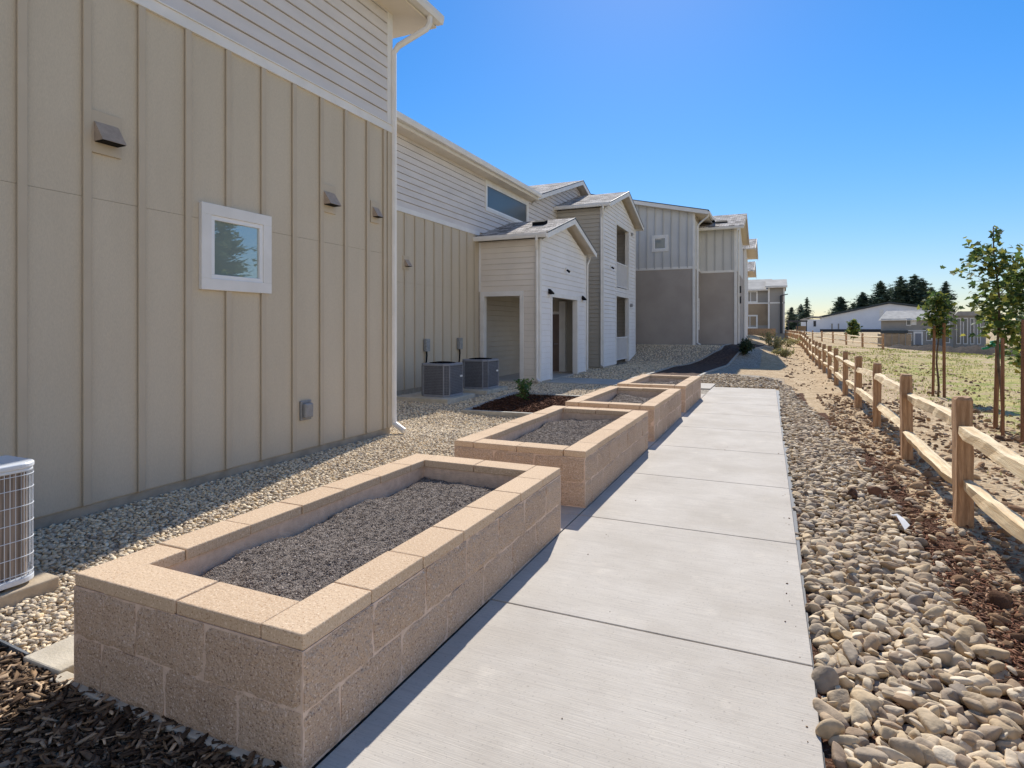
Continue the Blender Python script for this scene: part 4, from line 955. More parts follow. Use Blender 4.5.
# ================================================================== AC UNITS
m = MB(); m.box(-4.95, -4.03, 0.6, 2.19, -.06, .07); tag(m.build('condenser_pad', M['concrete_pad'], None, bevel=.01), 'tan concrete pad under the white condenser', 'pad')
ac = thing('heat_pump', (-4.3, 1.5, .07), 'white framed condenser with wire grille at the left edge', 'air conditioner')
def rrect(x0, x1, y0, y1, r, n=8):
    out = []
    for cx, cy, a0 in ((x1-r, y1-r, 0), (x0+r, y1-r, 90), (x0+r, y0+r, 180), (x1-r, y0+r, 270)):
        rr = r if cx == x1-r else .02
        cx_ = x1-rr if cx == x1-r else x0+rr; cy_ = (y1-rr) if a0 < 180 else (y0+rr)
        for k in range(n+1):
            a = R(a0+90*k/n); out.append((cx_+rr*math.cos(a), cy_+rr*math.sin(a)))
    return out
ax0, ax1, ay0, ay1 = -4.42, -4.06, .95, 2.10
def ring(mb, z0, z1, pad, r=.10): mb.prism([(x, y, z0) for x, y in rrect(ax0-pad, ax1+pad, ay0-pad, ay1+pad, r+pad)], (0, 0, z1-z0))
m = MB(); ring(m, .765, .80, .006); ring(m, .745, .767, 0); m.build('top_cover', M['ac_white'], ac, bevel=.012, seg=3)
m = MB(); ring(m, .09, .125, .004); m.build('base_pan', M['ac_white'], ac, bevel=.006)
m = MB(); ring(m, .125, .745, -.03, .09); m.build('coil', M['coil'], ac)
m = MB()
rr = rrect(ax0, ax1, ay0, ay1, .10, 10)
pathp = [(ax1, ay0+.1+(ay1-ay0-.2)*k/34) for k in range(35)]+rr[0:11]+[(ax1-.10-k*.03, ay1) for k in range(1, 6)]
for i, (x, y) in enumerate(pathp): m.tube([(x, y, .12), (x, y, .75)], .0018, 5)
for z in (.15, .25, .35, .45, .55, .65, .73): m.tube([(x+.004, y, z) for x, y in pathp], .0024, 5)
m.build('wire_guard', M['ac_white'], ac)
m = MB(); m.box(ax0, ax0+.03, ay0, ay1, .17, .7); m.box(ax0, ax1-.1, ay1-.012, ay1-.002, .17, .7)
m.build('side_panel', M['ac_white'], ac)
m = MB()
for x in (ax0+.05, ax1-.06):
    for y in (1.1, 1.9): m.box(x-.03, x+.03, y-.03, y+.03, .07, .09)
m.build('foot', M['black'], ac)

def condenser(label, loc):
    root = thing('condenser_unit', (0, 0, 0), label, 'air conditioner', 'dark grey condensers by the wall')
    w, d, h = .36, .40, .74; c = .1
    def octo(k): return [(w-c+0+k*0, -d-k), (w+k, -d+c), (w+k, d-c), (w-c, d+k), (-w+c, d+k), (-w-k, d-c), (-w-k, -d+c), (-w+c, -d-k)]
    q = MB(); q.prism([(x, y, .0) for x, y in octo(.01)], (0, 0, .05)); q.build('base_pan', M['ac_grey'], root, bevel=.006)
    q = MB(); q.prism([(x, y, .05) for x, y in octo(-.02)], (0, 0, h-.1)); q.build('coil', M['ac_dark'], root)
    q = MB(); o = octo(0)
    for i in range(len(o)):
        a, b = Vector(o[i]), Vector(o[(i+1) % 8]); n_ = int((b-a).length/.03)
        for z in [.09+.035*k for k in range(17)]: q.tube([(a.x, a.y, z), (b.x, b.y, z)], .004, 4, False)
        for k in range(n_): p_ = a+(b-a)*k/n_; q.tube([(p_.x, p_.y, .05), (p_.x, p_.y, h-.05)], .003, 4, False)
        p_ = a; q.tube([(p_.x, p_.y, .05), (p_.x, p_.y, h-.05)], .014, 6, False)
    q.build('louvre_grille', M['ac_grey'], root)
    q = MB(); q.prism([(x, y, h-.05) for x, y in octo(.012)], (0, 0, .05)); q.build('top_cover', M['ac_grey'], root, bevel=.01)
    q = MB()
    for r_ in (.06, .12, .18, .24, .29): q.tube([(r_*math.cos(t_*math.pi/12), r_*math.sin(t_*math.pi/12), h+.03-.02*(r_/.29)**2) for t_ in range(25)], .005, 5)
    for t_ in range(12): a = t_*math.pi/6; q.tube([(.05*math.cos(a), .05*math.sin(a), h+.03), (.3*math.cos(a), .3*math.sin(a), h+.005)], .005, 5)
    q.tube([(0, 0, h), (0, 0, h+.035)], .06, 12); q.build('fan_guard', M['black'], root)
    q = MB(); q.box(w+.005, w+.02, .16, .26, .42, .46); q.build('badge', M['white'], root)
    root.location = loc
    return root
m = MB(); m.box(-7.85, -6.45, 11.05, 12.35, -.1, .06); tag(m.build('condenser_pad', M['slab'], None, bevel=.01), 'pale pad under the front dark condenser', 'pad')
m = MB(); m.box(-7.85, -6.45, 12.95, 14.2, -.1, .06); tag(m.build('condenser_pad', M['slab'], None, bevel=.01), 'pale pad under the rear dark condenser', 'pad')
c1 = condenser('dark grey condenser nearer the camera, in front of its twin', (-6.97, 11.72, .06))
dup(c1, (-6.95, 13.6, .06), 0, 'dark grey condenser standing behind the other, nearer the porch')

# ================================================================== FENCE
def rough_post(h, w, d, seed):
    """square sawn post with knots of unevenness; a chamfered worn top"""
    rs_ = np.random.RandomState(seed); q = MB(); nzs = 9; zs = list(np.linspace(-.15, h-.02, nzs))+[h]
    for i, z in enumerate(zs): pass
    ring = []
    base = [(-w, -d), (-w*.3, -d*1.03), (w*.4, -d), (w, -d), (w, 0), (w, d), (0, d), (-w, d), (-w*1.02, 0)]
    vs = []
    for i, z in enumerate(zs):
        k = .86 if i == len(zs)-1 else 1
        for j, (x, y) in enumerate(base): vs.append((x*k+rs_.normal(0, .003), y*k+rs_.normal(0, .003), z+(rs_.normal(0, .006) if i == len(zs)-1 else 0)))
    n = len(base); fs = [(i*n+k, i*n+(k+1) % n, (i+1)*n+(k+1) % n, (i+1)*n+k) for i in range(len(zs)-1) for k in range(n)]
    fs.append(tuple(range((len(zs)-1)*n, len(zs)*n))); q.add(vs, fs); return q
def split_rail(L_, seed, k=1.):
    """triangular hand-split rail along +Y, tapered at both ends"""
    rs_ = np.random.RandomState(seed); q = MB(); n = 14; pts = []
    prof = [(-.048, -.042), (.05, -.036), (.056, .022), (.012, .056), (-.042, .046)]
    vs = []
    for i in range(n+1):
        t_ = i/n; tp = min(1, .38+t_*5.5, .38+(1-t_)*5.5)
        bx, bz = .006*math.sin(t_*5+seed), .006*math.sin(t_*4+seed*2)
        for (x, z) in prof: vs.append((x*tp*k*(1+rs_.normal(0, .1))+bx, t_*L_, z*k*tp*(1+rs_.normal(0, .1))+bz))
    m_ = len(prof); fs = [(i*m_+a, i*m_+(a+1) % m_, (i+1)*m_+(a+1) % m_, (i+1)*m_+a) for i in range(n) for a in range(m_)]
    fs += [tuple(range(m_))[::-1], tuple(range(n*m_, (n+1)*m_))]; q.add(vs, fs); return q
def rail_fence(name, pts, label, seed, hscale=1.0):
    root = thing(name, (pts[0][0], pts[0][1], Hs(*pts[0])), label, 'fence')
    posts = []; rails = []
    for k in range(4): posts.append(rough_post(1.04*hscale, .055, .075, seed+k))
    L0 = 2.6
    for k in range(5): rails.append(split_rail(1., seed+50+k))
    pm = [p_.build('post', M['wood'], None) for p_ in posts]; rm = [r_.build('rail', M['rail'], None) for r_ in rails]
    o0 = Vector(root.location)
    first = {}
    def place(src, nm):
        if src not in first: first[src] = 1; o = src
        else: o = src.copy(); COL.objects.link(o)
        o.parent = root; return o
    rs_ = np.random.RandomState(seed)
    for i, (x, y) in enumerate(pts):
        o = place(pm[(i*3+i//4) % 4], 'post'); o.location = Vector((x, y, Hs(x, y)))-o0
        if i < len(pts)-1: 
            dx, dy = pts[i+1][0]-x, pts[i+1][1]-y
        o.rotation_euler = (rs_.normal(0, .008), rs_.normal(0, .008), math.atan2(dx, dy)*-1+rs_.normal(0, .05))
    for i in range(len(pts)-1):
        a = Vector((*pts[i], Hs(*pts[i]))); b = Vector((*pts[i+1], Hs(*pts[i+1])))
        for lev, z in enumerate((.36, .80)):
            o = place(rm[(i*2+lev*3+i//3) % 5], 'rail')
            za, zb = z*hscale+rs_.normal(0, .02), z*hscale+rs_.normal(0, .02)
            A = a+Vector((0, 0, za)); B = b+Vector((0, 0, zb)); d = B-A
            off = .018*(1 if (i+lev) % 2 else -1)
            sd = Vector((d.y, -d.x, 0)).normalized()*off
            A = A-d*.018+sd; d = d*1.036
            o.location = A-o0
            o.rotation_euler = (math.asin(d.z/d.length), rs_.uniform(-.5, .5), math.atan2(-d.x, d.y)); o.scale = (1, d.length, 1)
    for s in pm+rm:
        if s not in first: bpy.data.objects.remove(s)
    return root
fpts = [(1.25, .75), (1.33, 3.3)]+[(1.395, 5.87), (1.46, 8.48), (1.49, 11.0), (1.51, 13.55)]
y = 13.55
while y < 96:
    y += 2.56; fpts.append((float(np.interp(y, [13.5, 30, 45, 98], [1.51, 1.66, 1.62, .72])), y))
rail_fence('split_rail_fence', fpts, 'long split rail fence running from the right foreground into the distance', 5)
p2 = [(3.2, 78.0), (4.0, 71.0)]
p2 = [(2.6+.56*k, 82-5.2*k) for k in range(0, 8)]
rail_fence('split_rail_fence', p2, 'short distant split rail fence beyond the long one, in front of the barn', 9)

# ================================================================== VEGETATION
def leaf_shape(seed):
    """five-lobed leaf, unit length, in XY with slight fold"""
    out = []
    lob = [(0, 0), (.28, -.02), (.42, .12), (.30, .26), (.52, .48), (.27, .52), (0, 1.), (-.27, .52), (-.52, .48), (-.30, .26), (-.42, .12), (-.28, -.02)]
    return np.array([(x, y, .12*abs(x)-.12*y*y) for x, y in lob])
def leaves(centres, dirs, size, seed, shape=None):
    rs_ = np.random.RandomState(seed); sh_ = leaf_shape(0) if shape is None else shape; n = len(centres); k = len(sh_)
    V = np.zeros((n, k, 3))
    for i in range(n):
        z = Vector(dirs[i]).normalized(); q = z.to_track_quat('Z', 'Y').to_matrix() @ Matrix.Rotation(rs_.uniform(0, 6.28), 3, 'Z')
        V[i] = (sh_*size[i]) @ np.array(q).T+centres[i]
    return V.reshape(-1, 3), np.arange(n*k).reshape(n, k)
def young_tree(loc, h, cb, rad, nleaf, lsize, label, seed, name='young_tree', lean=(0, 0), whip=0.):
    rs_ = np.random.RandomState(seed); root = thing(name, loc, label, 'tree')
    o = np.array(loc)
    tr = MB(); n = 9
    path = [Vector((lean[0]*(t_/n)**1.5+.02*math.sin(t_*1.3+seed), lean[1]*(t_/n)**1.5+.02*math.cos(t_*1.7+seed), -.05+h*t_/n)) for t_ in range(n+1)]
    tr.tube(path, [.024*(1-.8*t_/n)+.003 for t_ in range(n+1)], 8)
    cents = []; dirs = []
    for b in range(int(16+rad*14)):
        t_ = cb+(1-cb)*(b+.5)/int(16+rad*14)*(.97 if not whip else 1-whip)
        p0 = path[0].lerp(path[-1], 0) ; i = min(n-1, int(t_*n)); p0 = path[i].lerp(path[i+1], t_*n-i)
        u = (t_-cb)/(1-cb); prof = math.sin(math.pi*min(1, (u*.85+.16)))**.7
        Lb = rad*prof*rs_.uniform(.55, 1.15); a = b*2.4+rs_.uniform(-.4, .4)
        d = Vector((math.cos(a), math.sin(a), rs_.uniform(.25, .75)))
        pts = [p0+d*Lb*s_+Vector((0, 0, -.10*Lb*s_*s_+.0)) for s_ in (0, .35, .7, 1.)]
        tr.tube(pts, [.009, .006, .004, .002], 5)
        nn = int(nleaf/ (16+rad*14)*(.5+.8*prof))
        for _ in range(nn):
            s_ = rs_.uniform(.2, 1.08); q = p0+d*Lb*s_+Vector((0, 0, -.1*Lb*s_*s_))
            cents.append(np.array(q)+rs_.normal(0, .055+.05*rad, 3)); dirs.append(rs_.normal(0, .55, 3)+np.array((0, 0, .8))+.3*np.array(d))
    if whip:
        for _ in range(int(nleaf*.05)):
            s_ = rs_.uniform(1-whip, 1.0); i = min(n-1, int(s_*n)); q = path[i].lerp(path[i+1], s_*n-i)
            cents.append(np.array(q)+rs_.normal(0, .06, 3)*np.array((1, 1, .5))); dirs.append(rs_.normal(0, .7, 3)+np.array((0, 0, .5)))
    trunk = MB(); trunk.v = [tuple(np.array(v)+o) for v in tr.v]; trunk.f = tr.f; trunk.build('trunk', M['bark'], root, smooth=True)
    V, Fl = leaves(np.array(cents), dirs, rs_.uniform(.65, 1.2, len(cents))*lsize, seed)
    fastmesh('crown', V, Fl, M['leaf'], root)
    return root
def stake(loc, h, r, label, seed):
    q = MB(); rs_ = np.random.RandomState(seed); lx, ly = rs_.normal(0, .02, 2)
    q.tube([(loc[0], loc[1], loc[2]-.1), (loc[0]+lx*.5, loc[1]+ly*.5, loc[2]+h*.5), (loc[0]+lx, loc[1]+ly, loc[2]+h-.01), (loc[0]+lx, loc[1]+ly, loc[2]+h)], [r, r, r*.98, r*.8], 10)
    root = bpy.data.objects.new('tree_stake', None); bpy.data.objects.remove(root)
    return tag(q.build('tree_stake', M['stake'], None, smooth=False), label, 'stake', 'wooden stakes beside the young trees')
g = lambda x, y: (x, y, Hs(x, y))
young_tree(g(3.62, 17.35), 2.55, .60, .36, 560, .115, 'small young tree with compact crown between two tall stakes', 101)
stake(g(3.5, 17.25), 1.72, .032, 'left stake of the small compact young tree', 1); stake(g(3.72, 17.2), 1.8, .034, 'right stake of the small compact young tree', 2)
young_tree(g(3.25, 11.6), 3.3, .46, .54, 640, .105, 'tall young maple with a bare tip beside the green tie', 107, lean=(-.10, -.02), whip=.22)
stake(g(3.31, 12.1), 1.42, .034, 'short stake wrapped at its top by the green tie', 3); stake(g(3.14, 11.15), 1.5, .024, 'thin dark stake nearest the trunk of the tall maple', 4)
stake(g(3.27, 10.72), 1.78, .05, 'thick stake at the right edge of the photo', 5)
young_tree(g(3.74, 12.05), 2.7, .36, .6, 760, .11, 'young tree mostly cut off by the right edge', 113, lean=(-.1, 0))
q = MB(); x, y, z = g(3.31, 12.1); pts = [(x+.055*math.cos(a*.6), y+.055*math.sin(a*.6), z+1.36+.004*a) for a in range(22)]
q.tube(pts, .022, 6); q.tube([(x-.05, y-.03, z+1.4), (x-.12, y-.06, z+1.33), (x-.19, y-.06, z+1.31)], .022, 6); q.tube([(x+.05, y-.02, z+1.42), (x+.0, y-.3, z+1.45), (x-.02, y-.5, z+1.46)], .016, 6)
q.tube([(x+.04, y-.05, z+1.4), (x+.06, y-.06, z+1.25), (x+.03, y-.05, z+1.15)], .02, 6)
tag(q.build('tree_tie', M['tie'], None, smooth=True), 'green ribbon tie wrapped around the short stake', 'tie')

def blades(n, ln, wd): return np.array([(-wd, 0, 0), (wd, 0, 0), (wd*.8, .6, .04), (0, 1, -.05), (-wd*.8, .6, .04)])
def shrub(loc, w, h, n, size, m, label, seed, group=None, name='shrub', wd=.2):
    rs_ = np.random.RandomState(seed); root = thing(name, loc, label, 'shrub', group); 
    st = MB(); cents = []; dirs = []
    for b in range(14):
        a = rs_.uniform(0, 6.28); L_ = rs_.uniform(.6, 1.05); ex = rs_.uniform(.1, 1)
        tip = Vector((math.cos(a)*w*ex, math.sin(a)*w*ex, h*L_*(1-.35*ex)))
        p_ = [Vector((0, 0, -.03)), tip*.5+Vector((0, 0, h*.08)), tip]
        st.tube([v+Vector(loc) for v in p_], [.008, .006, .002], 5)
        for _ in range(n//14):
            s_ = rs_.uniform(.25, 1.05); q = p_[1].lerp(p_[2], (s_-.5)*2) if s_ > .5 else p_[0].lerp(p_[1], s_*2)
            cents.append(np.array(q)+rs_.normal(0, .06*w+.02, 3)); dirs.append(rs_.normal(0, .7, 3)+np.array((0, 0, .5)))
    st.build('stem', M['bark'], root, smooth=True)
    V, Fl = leaves(np.array(cents), dirs, rs_.uniform(.6, 1.2, len(cents))*size, seed, blades(0, 0, wd)); fastmesh('foliage', V, Fl, m, root); return root
shrub(g(-5.1, 12.05), .24, .62, 260, .1, M['plant'], 'leafy young plant in the edged bark bed', 201, name='young_plant')
shrub(g(-1.35, 29.3), .75, .85, 900, .12, M['shrub_dark'], 'dark rounded shrub at the far end of the mulch bed', 202)
gs = 'dry pale shrubs by the far fence'
for i, (x, y, w, h, lb) in enumerate(((-.35, 42, .9, 1.0, 'largest and leftmost of the dry pale shrubs before the far building'), (.15, 38, .7, .75, 'middle dry pale shrub before the far building'), (.45, 33.5, .6, .5, 'low dry shrub nearest the camera before the far building'), (.8, 44, .8, .8, 'dry pale shrub closest to the long rail fence'))):
    shrub(g(x, y), w, h, 500, .13, M['shrub_dry'], lb, 210+i, gs)
m = MB(); m.box(-4.5, .05, 62.0, 62.25, .8, 1.55); tag(m.build('garden_wall', M['brick'], None), 'low tan wall in front of the far building', 'wall')

def conifer(loc, h, rad, seed, label, dens=1., name='conifer', bare=.12, group='tall conifers in the distance'):
    rs_ = np.random.RandomState(seed); root = thing(name, loc, label, 'tree', group)
    q = MB(); q.tube([(loc[0], loc[1], loc[2]-.5), (loc[0], loc[1], loc[2]+h*.5), (loc[0], loc[1], loc[2]+h)], [h*.014, h*.009, .03], 7); q.build('trunk', M['bark'], root)
    V = []; wh = int(60*dens); 
    for i in range(wh):
        f_ = bare+(1-bare)*(i+rs_.uniform(0, .8))/wh
        env = rad*1.4*(1-f_)**(.48 if dens >= 1 else .62)*(.74+.26*math.sin(i*1.7+seed))*rs_.uniform(.72, 1.12)
        for b in range(int(9*dens)+1):
            if rs_.rand() < .12: continue
            a = rs_.uniform(0, 6.28); L_ = env*rs_.uniform(.5, 1.15)+.15; d = np.array((math.cos(a), math.sin(a), 0)); sd = np.array((-d[1], d[0], 0))
            for k in range(6):
                s_ = (k+rs_.uniform(0, 1))/6; c_ = d*L_*s_+np.array((0, 0, h*f_-.16*L_*s_+.25*L_*s_*s_*.3))
                w_ = (.16+.22*(1-s_))*L_+.12; 
                for _ in range(2):
                    j = rs_.normal(0, .12, 3)*w_*2
                    V += [c_+j-sd*w_*rs_.uniform(.3, 1)+np.array((0, 0, rs_.uniform(-.3, .1)*w_)), c_+j+sd*w_*rs_.uniform(.3, 1)+np.array((0, 0, rs_.uniform(-.3, .1)*w_)), c_+j+d*w_*rs_.uniform(.5, 1.2)+np.array((0, 0, rs_.uniform(-.35, .5)*w_))]
    V = np.array(V); fastmesh('crown', V, np.arange(len(V)).reshape(-1, 3), M['needle'], root); return root
CA = (0.40715, 0.91337)
def at(u, d, zpix=None):
    """ground spot of a far thing from its bearing (px right of centre / focal) and distance"""
    r_ = (u-512)/590.; return ((r_*CA[1]-CA[0])*d, (r_*CA[0]+CA[1])*d)
con = [(840.5, 296.5, 255, 6.5, 'lone conifer left of the barn roof'), (853, 303, 270, 5, 'short pale conifer peeping over the barn roof'), (862.5, 292, 258, 6.5, 'pointed conifer over the middle of the barn roof'),
       (872, 297, 262, 5.5, 'conifer just right of the pointed one over the barn'), (880.5, 281, 252, 7, 'steeple shaped conifer left of the tallest clump'), (891, 288, 266, 6.5, 'dark conifer left of the tallest pair'),
       (901, 276, 256, 7, 'left of the two tallest dark conifers'), (908, 283, 270, 7, 'conifer between the two tallest ones'), (914.5, 274, 260, 7.5, 'right of the two tallest dark conifers'), (922, 278, 250, 7, 'broad conifer right of the tallest pair'),
       (931, 287, 258, 6.5, 'conifer behind the small compact young tree'), (940, 291, 250, 6, 'conifer right of the small compact young tree'), (946, 281, 262, 5.5, 'narrow conifer above the grey building'), (868, 300, 272, 6, 'low conifer filling the gap beside the pointed one'), (886, 292, 275, 7, 'low conifer behind the steeple shaped one'), (896.5, 287, 268, 6.5, 'bushy conifer below the two tallest'), (918, 284, 274, 7.5, 'low dark conifer behind the broad one'), (927, 289, 266, 6.5, 'low conifer before the gap in the trees'),
       (791.5, 307, 210, 4, 'short conifer left of the sparse ones'), (801, 304, 230, 4, 'sparse conifer above the carport'), (807, 297, 225, 3.2, 'sparse tall conifer above the carport')]
for i, (u, v, d, rd, lb) in enumerate(con):
    x, y = at(u, d); zt_ = 1.6+(328-v)/590*d; z0 = Hs(x, y)
    conifer((x, y, z0), zt_-z0, rd, 300+i, lb, 1.0 if u > 830 else .7)
for i, (x, y, h) in enumerate(((31, 34.6, 12.5), (36, 45.5, 12))):
    conifer((x, y, Hs(x, y)), h, 3.8, 340+i, 'big conifer beyond the right edge, number '+('one', 'two', 'three', 'four')[i] if False else ('leftmost tree seen reflected in the small square window', 'tall tree seen reflected in the small square window', 'lower tree seen reflected in the small square window', 'rightmost tree seen reflected in the small square window')[i], .75, bare=.05, group='trees reflected in the small window')
# far wood: one mass
rs = np.random.RandomState(91); V = []
for i in range(420):
    d = rs.uniform(420, 620); u = rs.uniform(960, 1900); x, y = at(u, d); h = rs.uniform(6, 12); z0 = Hs(x, y)
    for k in range(10):
        c_ = np.array((x, y, z0+h*rs.uniform(.1, .9)))+rs.normal(0, 2.5, 3)
        V += [c_+rs.normal(0, 2.2, 3) for _ in range(3)]
V = np.array(V); tag(fastmesh('far_wood', V, np.arange(len(V)).reshape(-1, 3), M['needle']), 'far low wood on the horizon', 'wood', kind='stuff')
# grass beyond the fence
n = 26000; rsg = np.random.RandomState(93); X = rsg.uniform(2.0, 16, n); Y = rsg.uniform(3, 48, n)
patch = np.array([mnoise.noise(Vector((a*.55, b*.4, 3.3)))+.5*mnoise.noise(Vector((a*2., b*2., 7))) for a, b in zip(X, Y)])
k = (patch > .05-.12*sst(3, 6, X)) & (X > 1.9+rsg.uniform(0, 1.2, n)); X, Y = X[k], Y[k]; n = len(X)
hgt = rsg.uniform(.02, .06, n)*(1+.02*Y); a = rsg.uniform(0, 6.28, n); wv = np.stack([np.cos(a), np.sin(a), 0*a], 1)*(.006+.0006*Y)[:, None]
base = np.stack([X, Y, H(X, Y)-.01], 1); tip = base+np.stack([rsg.normal(0, .02, n), rsg.normal(0, .02, n), hgt], 1)
V = np.stack([base-wv, base+wv, tip], 1).reshape(-1, 3)
tag(fastmesh('dry_grass', V, np.arange(n*3).reshape(n, 3), M['grass']), 'short dry grass in patches beyond the fence', 'grass', kind='stuff')

# ================================================================== FAR BUILDINGS ON THE RIGHT
def px(u, v, d): 
    x, y = at(u, d); return Vector((x, y, 1.6+(328-v)/590*d))
RV = Vector((CA[1], CA[0], 0)); FV = Vector((-CA[0], CA[1], 0))
def fbox(mb, o, s0, s1, z0, z1, d0, d1):
    """box in a far building's own frame: s along its front, d into depth"""
    c_ = [o+RV*s+FV*d_ for (s, d_) in ((s0, d0), (s1, d0), (s1, d1), (s0, d1))]
    vs = [(v.x, v.y, z) for z in (z0, z1) for v in c_]
    return mb.add(vs, [(0, 3, 2, 1), (4, 5, 6, 7), (0, 1, 5, 4), (1, 2, 6, 5), (2, 3, 7, 6), (3, 0, 4, 7)])
def fprism(mb, o, poly, d0, d1):
    return mb.prism([o+RV*s+FV*d0+Vector((0, 0, z)) for s, z in poly], FV*(d1-d0))
def frame(u0, d0):
    """a far building squarely facing the camera's place; gives its own front axis and depth axis"""
    global RV, FV, FO
    x, y = at(u0, d0); l = math.hypot(x, y); FV = Vector((x/l, y/l, 0)); RV = Vector((y/l, -x/l, 0)); FO = Vector((x, y, 0)); return x, y
def fS(u):
    dx, dy = at(u, 1.); det = RV.x*(-dy)-RV.y*(-dx)
    return ((-FO.x)*(-dy)-(-FO.y)*(-dx))/det
# barn
D = 205.; k = D/590
x, y = frame(870, D); barn = thing('barn', (x, y, 1), 'large white metal barn with a low dark roof edge', 'barn')
o = Vector((x, y, 0)); S = fS; Z = lambda v: 1.6+(328-v)*k
m = MB(); fprism(m, o, [(S(820), Z(332)), (S(922), Z(332)), (S(922), Z(308.5)), (S(889), Z(304)), (S(820), Z(317.5))], 0, 45); m.build('wall', M['metal_white'], barn)
m = MB(); fprism(m, o, [(S(817.5), Z(317.8)), (S(889), Z(303.6)), (S(925), Z(308.3)), (S(925), Z(306.8)), (S(889), Z(302.1)), (S(817.5), Z(316.2))], -1, 46); m.build('roof', M['dark_roof'], barn)
m = MB(); fbox(m, o, S(820)-.05, S(922), Z(332), Z(329.2), -.06, 0); m.build('base_skirt', M['dark_edge'], barn)
m = MB()
for u in (832, 838.5): fbox(m, o, S(u-.7), S(u+.7), Z(329), Z(323.5), -.1, -.01)
m.build('door', M['far_grey'], barn)
m = MB(); fbox(m, o, S(879.5), S(883.5), Z(318), Z(309.5), -.12, -.01); m.build('louvre', M['white'], barn)
# low white annex and carport
x, y = frame(800, 190.); an = thing('shed', (x, y, 1), 'low white shed left of the large white barn', 'shed'); o = Vector((x, y, 0)); k = 190/590; S = fS; Z = lambda v: 1.6+(328-v)*k
m = MB(); fbox(m, o, S(801), S(820), Z(333), Z(319.5), 0, 14); m.build('wall', M['metal_white'], an)
m = MB(); fprism(m, o, [(S(800), Z(319.5)), (S(812), Z(316.3)), (S(822), Z(316.6)), (S(822), Z(318)), (S(812), Z(317.5)), (S(800), Z(320.3))], -.5, 15); m.build('roof', M['far_roof'], an)
m = MB(); fbox(m, o, S(813.5), S(816), Z(326.5), Z(321), -.1, -.01); m.build('door', M['dark_edge'], an)
x, y = frame(795, 150.); cpk = thing('carport', (x, y, 1), 'flat dark roofed carport by the far building', 'carport'); o = Vector((x, y, 0)); k = 150/590; S = fS; Z = lambda v: 1.6+(328-v)*k
m = MB(); fbox(m, o, S(787), S(807.5), Z(321.8), Z(320.3), 0, 6); m.build('roof', M['dark_edge'], cpk)
for u in (788.5, 797.5, 806.5):
    m = MB(); fbox(m, o, S(u-.5), S(u+.5), Z(334), Z(321.8), .2, .4); m.build('post', M['dark_edge'], cpk)
m = MB(); fbox(m, o, S(796), S(807), Z(331), Z(326), 3, 5.5); m.build('back_wall', M['brick'], cpk)
# grey two-storey building
D = 128.; k = D/590; x, y = frame(930, D); gb = thing('apartment_building', (x, y, -2), 'grey two storey building beyond the field at the right', 'building')
o = Vector((x, y, 0)); S = fS; Z = lambda v: 1.6+(328-v)*k
m = MB(); fbox(m, o, S(881), S(945), Z(352), Z(318.5), 0, 14); fbox(m, o, S(945), S(953), Z(352), Z(314), -1.2, 14); fbox(m, o, S(953), S(986), Z(352), Z(315), 0, 12)
fprism(m, o, [(S(930), Z(318.5)), (S(953), Z(318.5)), (S(953), Z(314)), (S(948), Z(312.3)), (S(942), Z(314))], -.6, 6)
m.build('wall', M['far_grey'], gb)
m = MB(); fprism(m, o, [(S(879), Z(320.3)), (S(946), Z(320)), (S(946), Z(312.5)), (S(888), Z(312.3))], -.8, -.6)
m.v = []; m.f = []
m.add([o+RV*S(878.5)+FV*-.9+Vector((0, 0, Z(320.2))), o+RV*S(944)+FV*-.9+Vector((0, 0, Z(320))), o+RV*S(944)+FV*8+Vector((0, 0, Z(320)+2.3)), o+RV*S(884)+FV*8+Vector((0, 0, Z(320)+2.3)), o+RV*S(944)+FV*15+Vector((0, 0, Z(320))), o+RV*S(878.5)+FV*15+Vector((0, 0, Z(320)))], [(0, 1, 2, 3), (3, 2, 4, 5), (0, 3, 5), (1, 4, 2)])
m.build('roof', M['far_roof'], gb)
m = MB()
fprism(m, o, [(S(940.5), Z(314.8)), (S(948), Z(312)), (S(954.5), Z(314.6)), (S(954.5), Z(313.2)), (S(948), Z(310.6)), (S(940.5), Z(313.4))], -1.6, 8)
fprism(m, o, [(S(954), Z(316)), (S(990), Z(316)), (S(986), Z(311.8)), (S(958), Z(311.8))], -.6, 13); m.build('roof', M['far_roof'], gb)
m = MB(); fbox(m, o, S(881), S(908), Z(333.2), Z(330.3), -2.2, -.01); m.build('porch_roof', M['dark_roof'], gb)
for u in (882, 890, 898, 907):
    q = MB(); fbox(q, o, S(u-.5), S(u+.5), Z(347), Z(333.2), -2.1, -1.8); q.build('post', M['far_tan'], gb)
for u0, u1, v0, v1 in ((907, 910.5, 318.8, 324.8), (908, 911.5, 334, 340), (927, 931, 332.5, 340), (945.5, 949, 317, 324), (945.5, 949, 328, 342), (957, 960, 319, 343), (964, 967, 319, 343), (971, 973.5, 319, 343), (978, 980, 319, 343)):
    q = MB(); dd = -1.3 if 945 <= u0 < 953 else -.1
    fbox(q, o, S(u0-.8), S(u1+.8), Z(v1+.8), Z(v0-.8), dd, dd+.08); w_ = q.build('window', M['white'], gb)
    q = MB(); fbox(q, o, S(u0), S(u1), Z(v1), Z(v0), dd-.03, dd-.01); q.build('pane', M['dark_glass'], w_)
q = MB(); fbox(q, o, S(911.5), S(916.5), Z(325), Z(318.5), -.1, -.01); fbox(q, o, S(931.5), S(936), Z(340.5), Z(332), -.1, -.01); q.build('white_panel', M['white'], gb)
q = MB(); fbox(q, o, S(913.5), S(923), Z(345), Z(331.5), -.3, -.01); w_ = q.build('door_frame', M['white'], gb)
q = MB(); fbox(q, o, S(915.2), S(921.3), Z(345), Z(333.5), -.36, -.31); q.build('door', M['ac_grey'], w_)
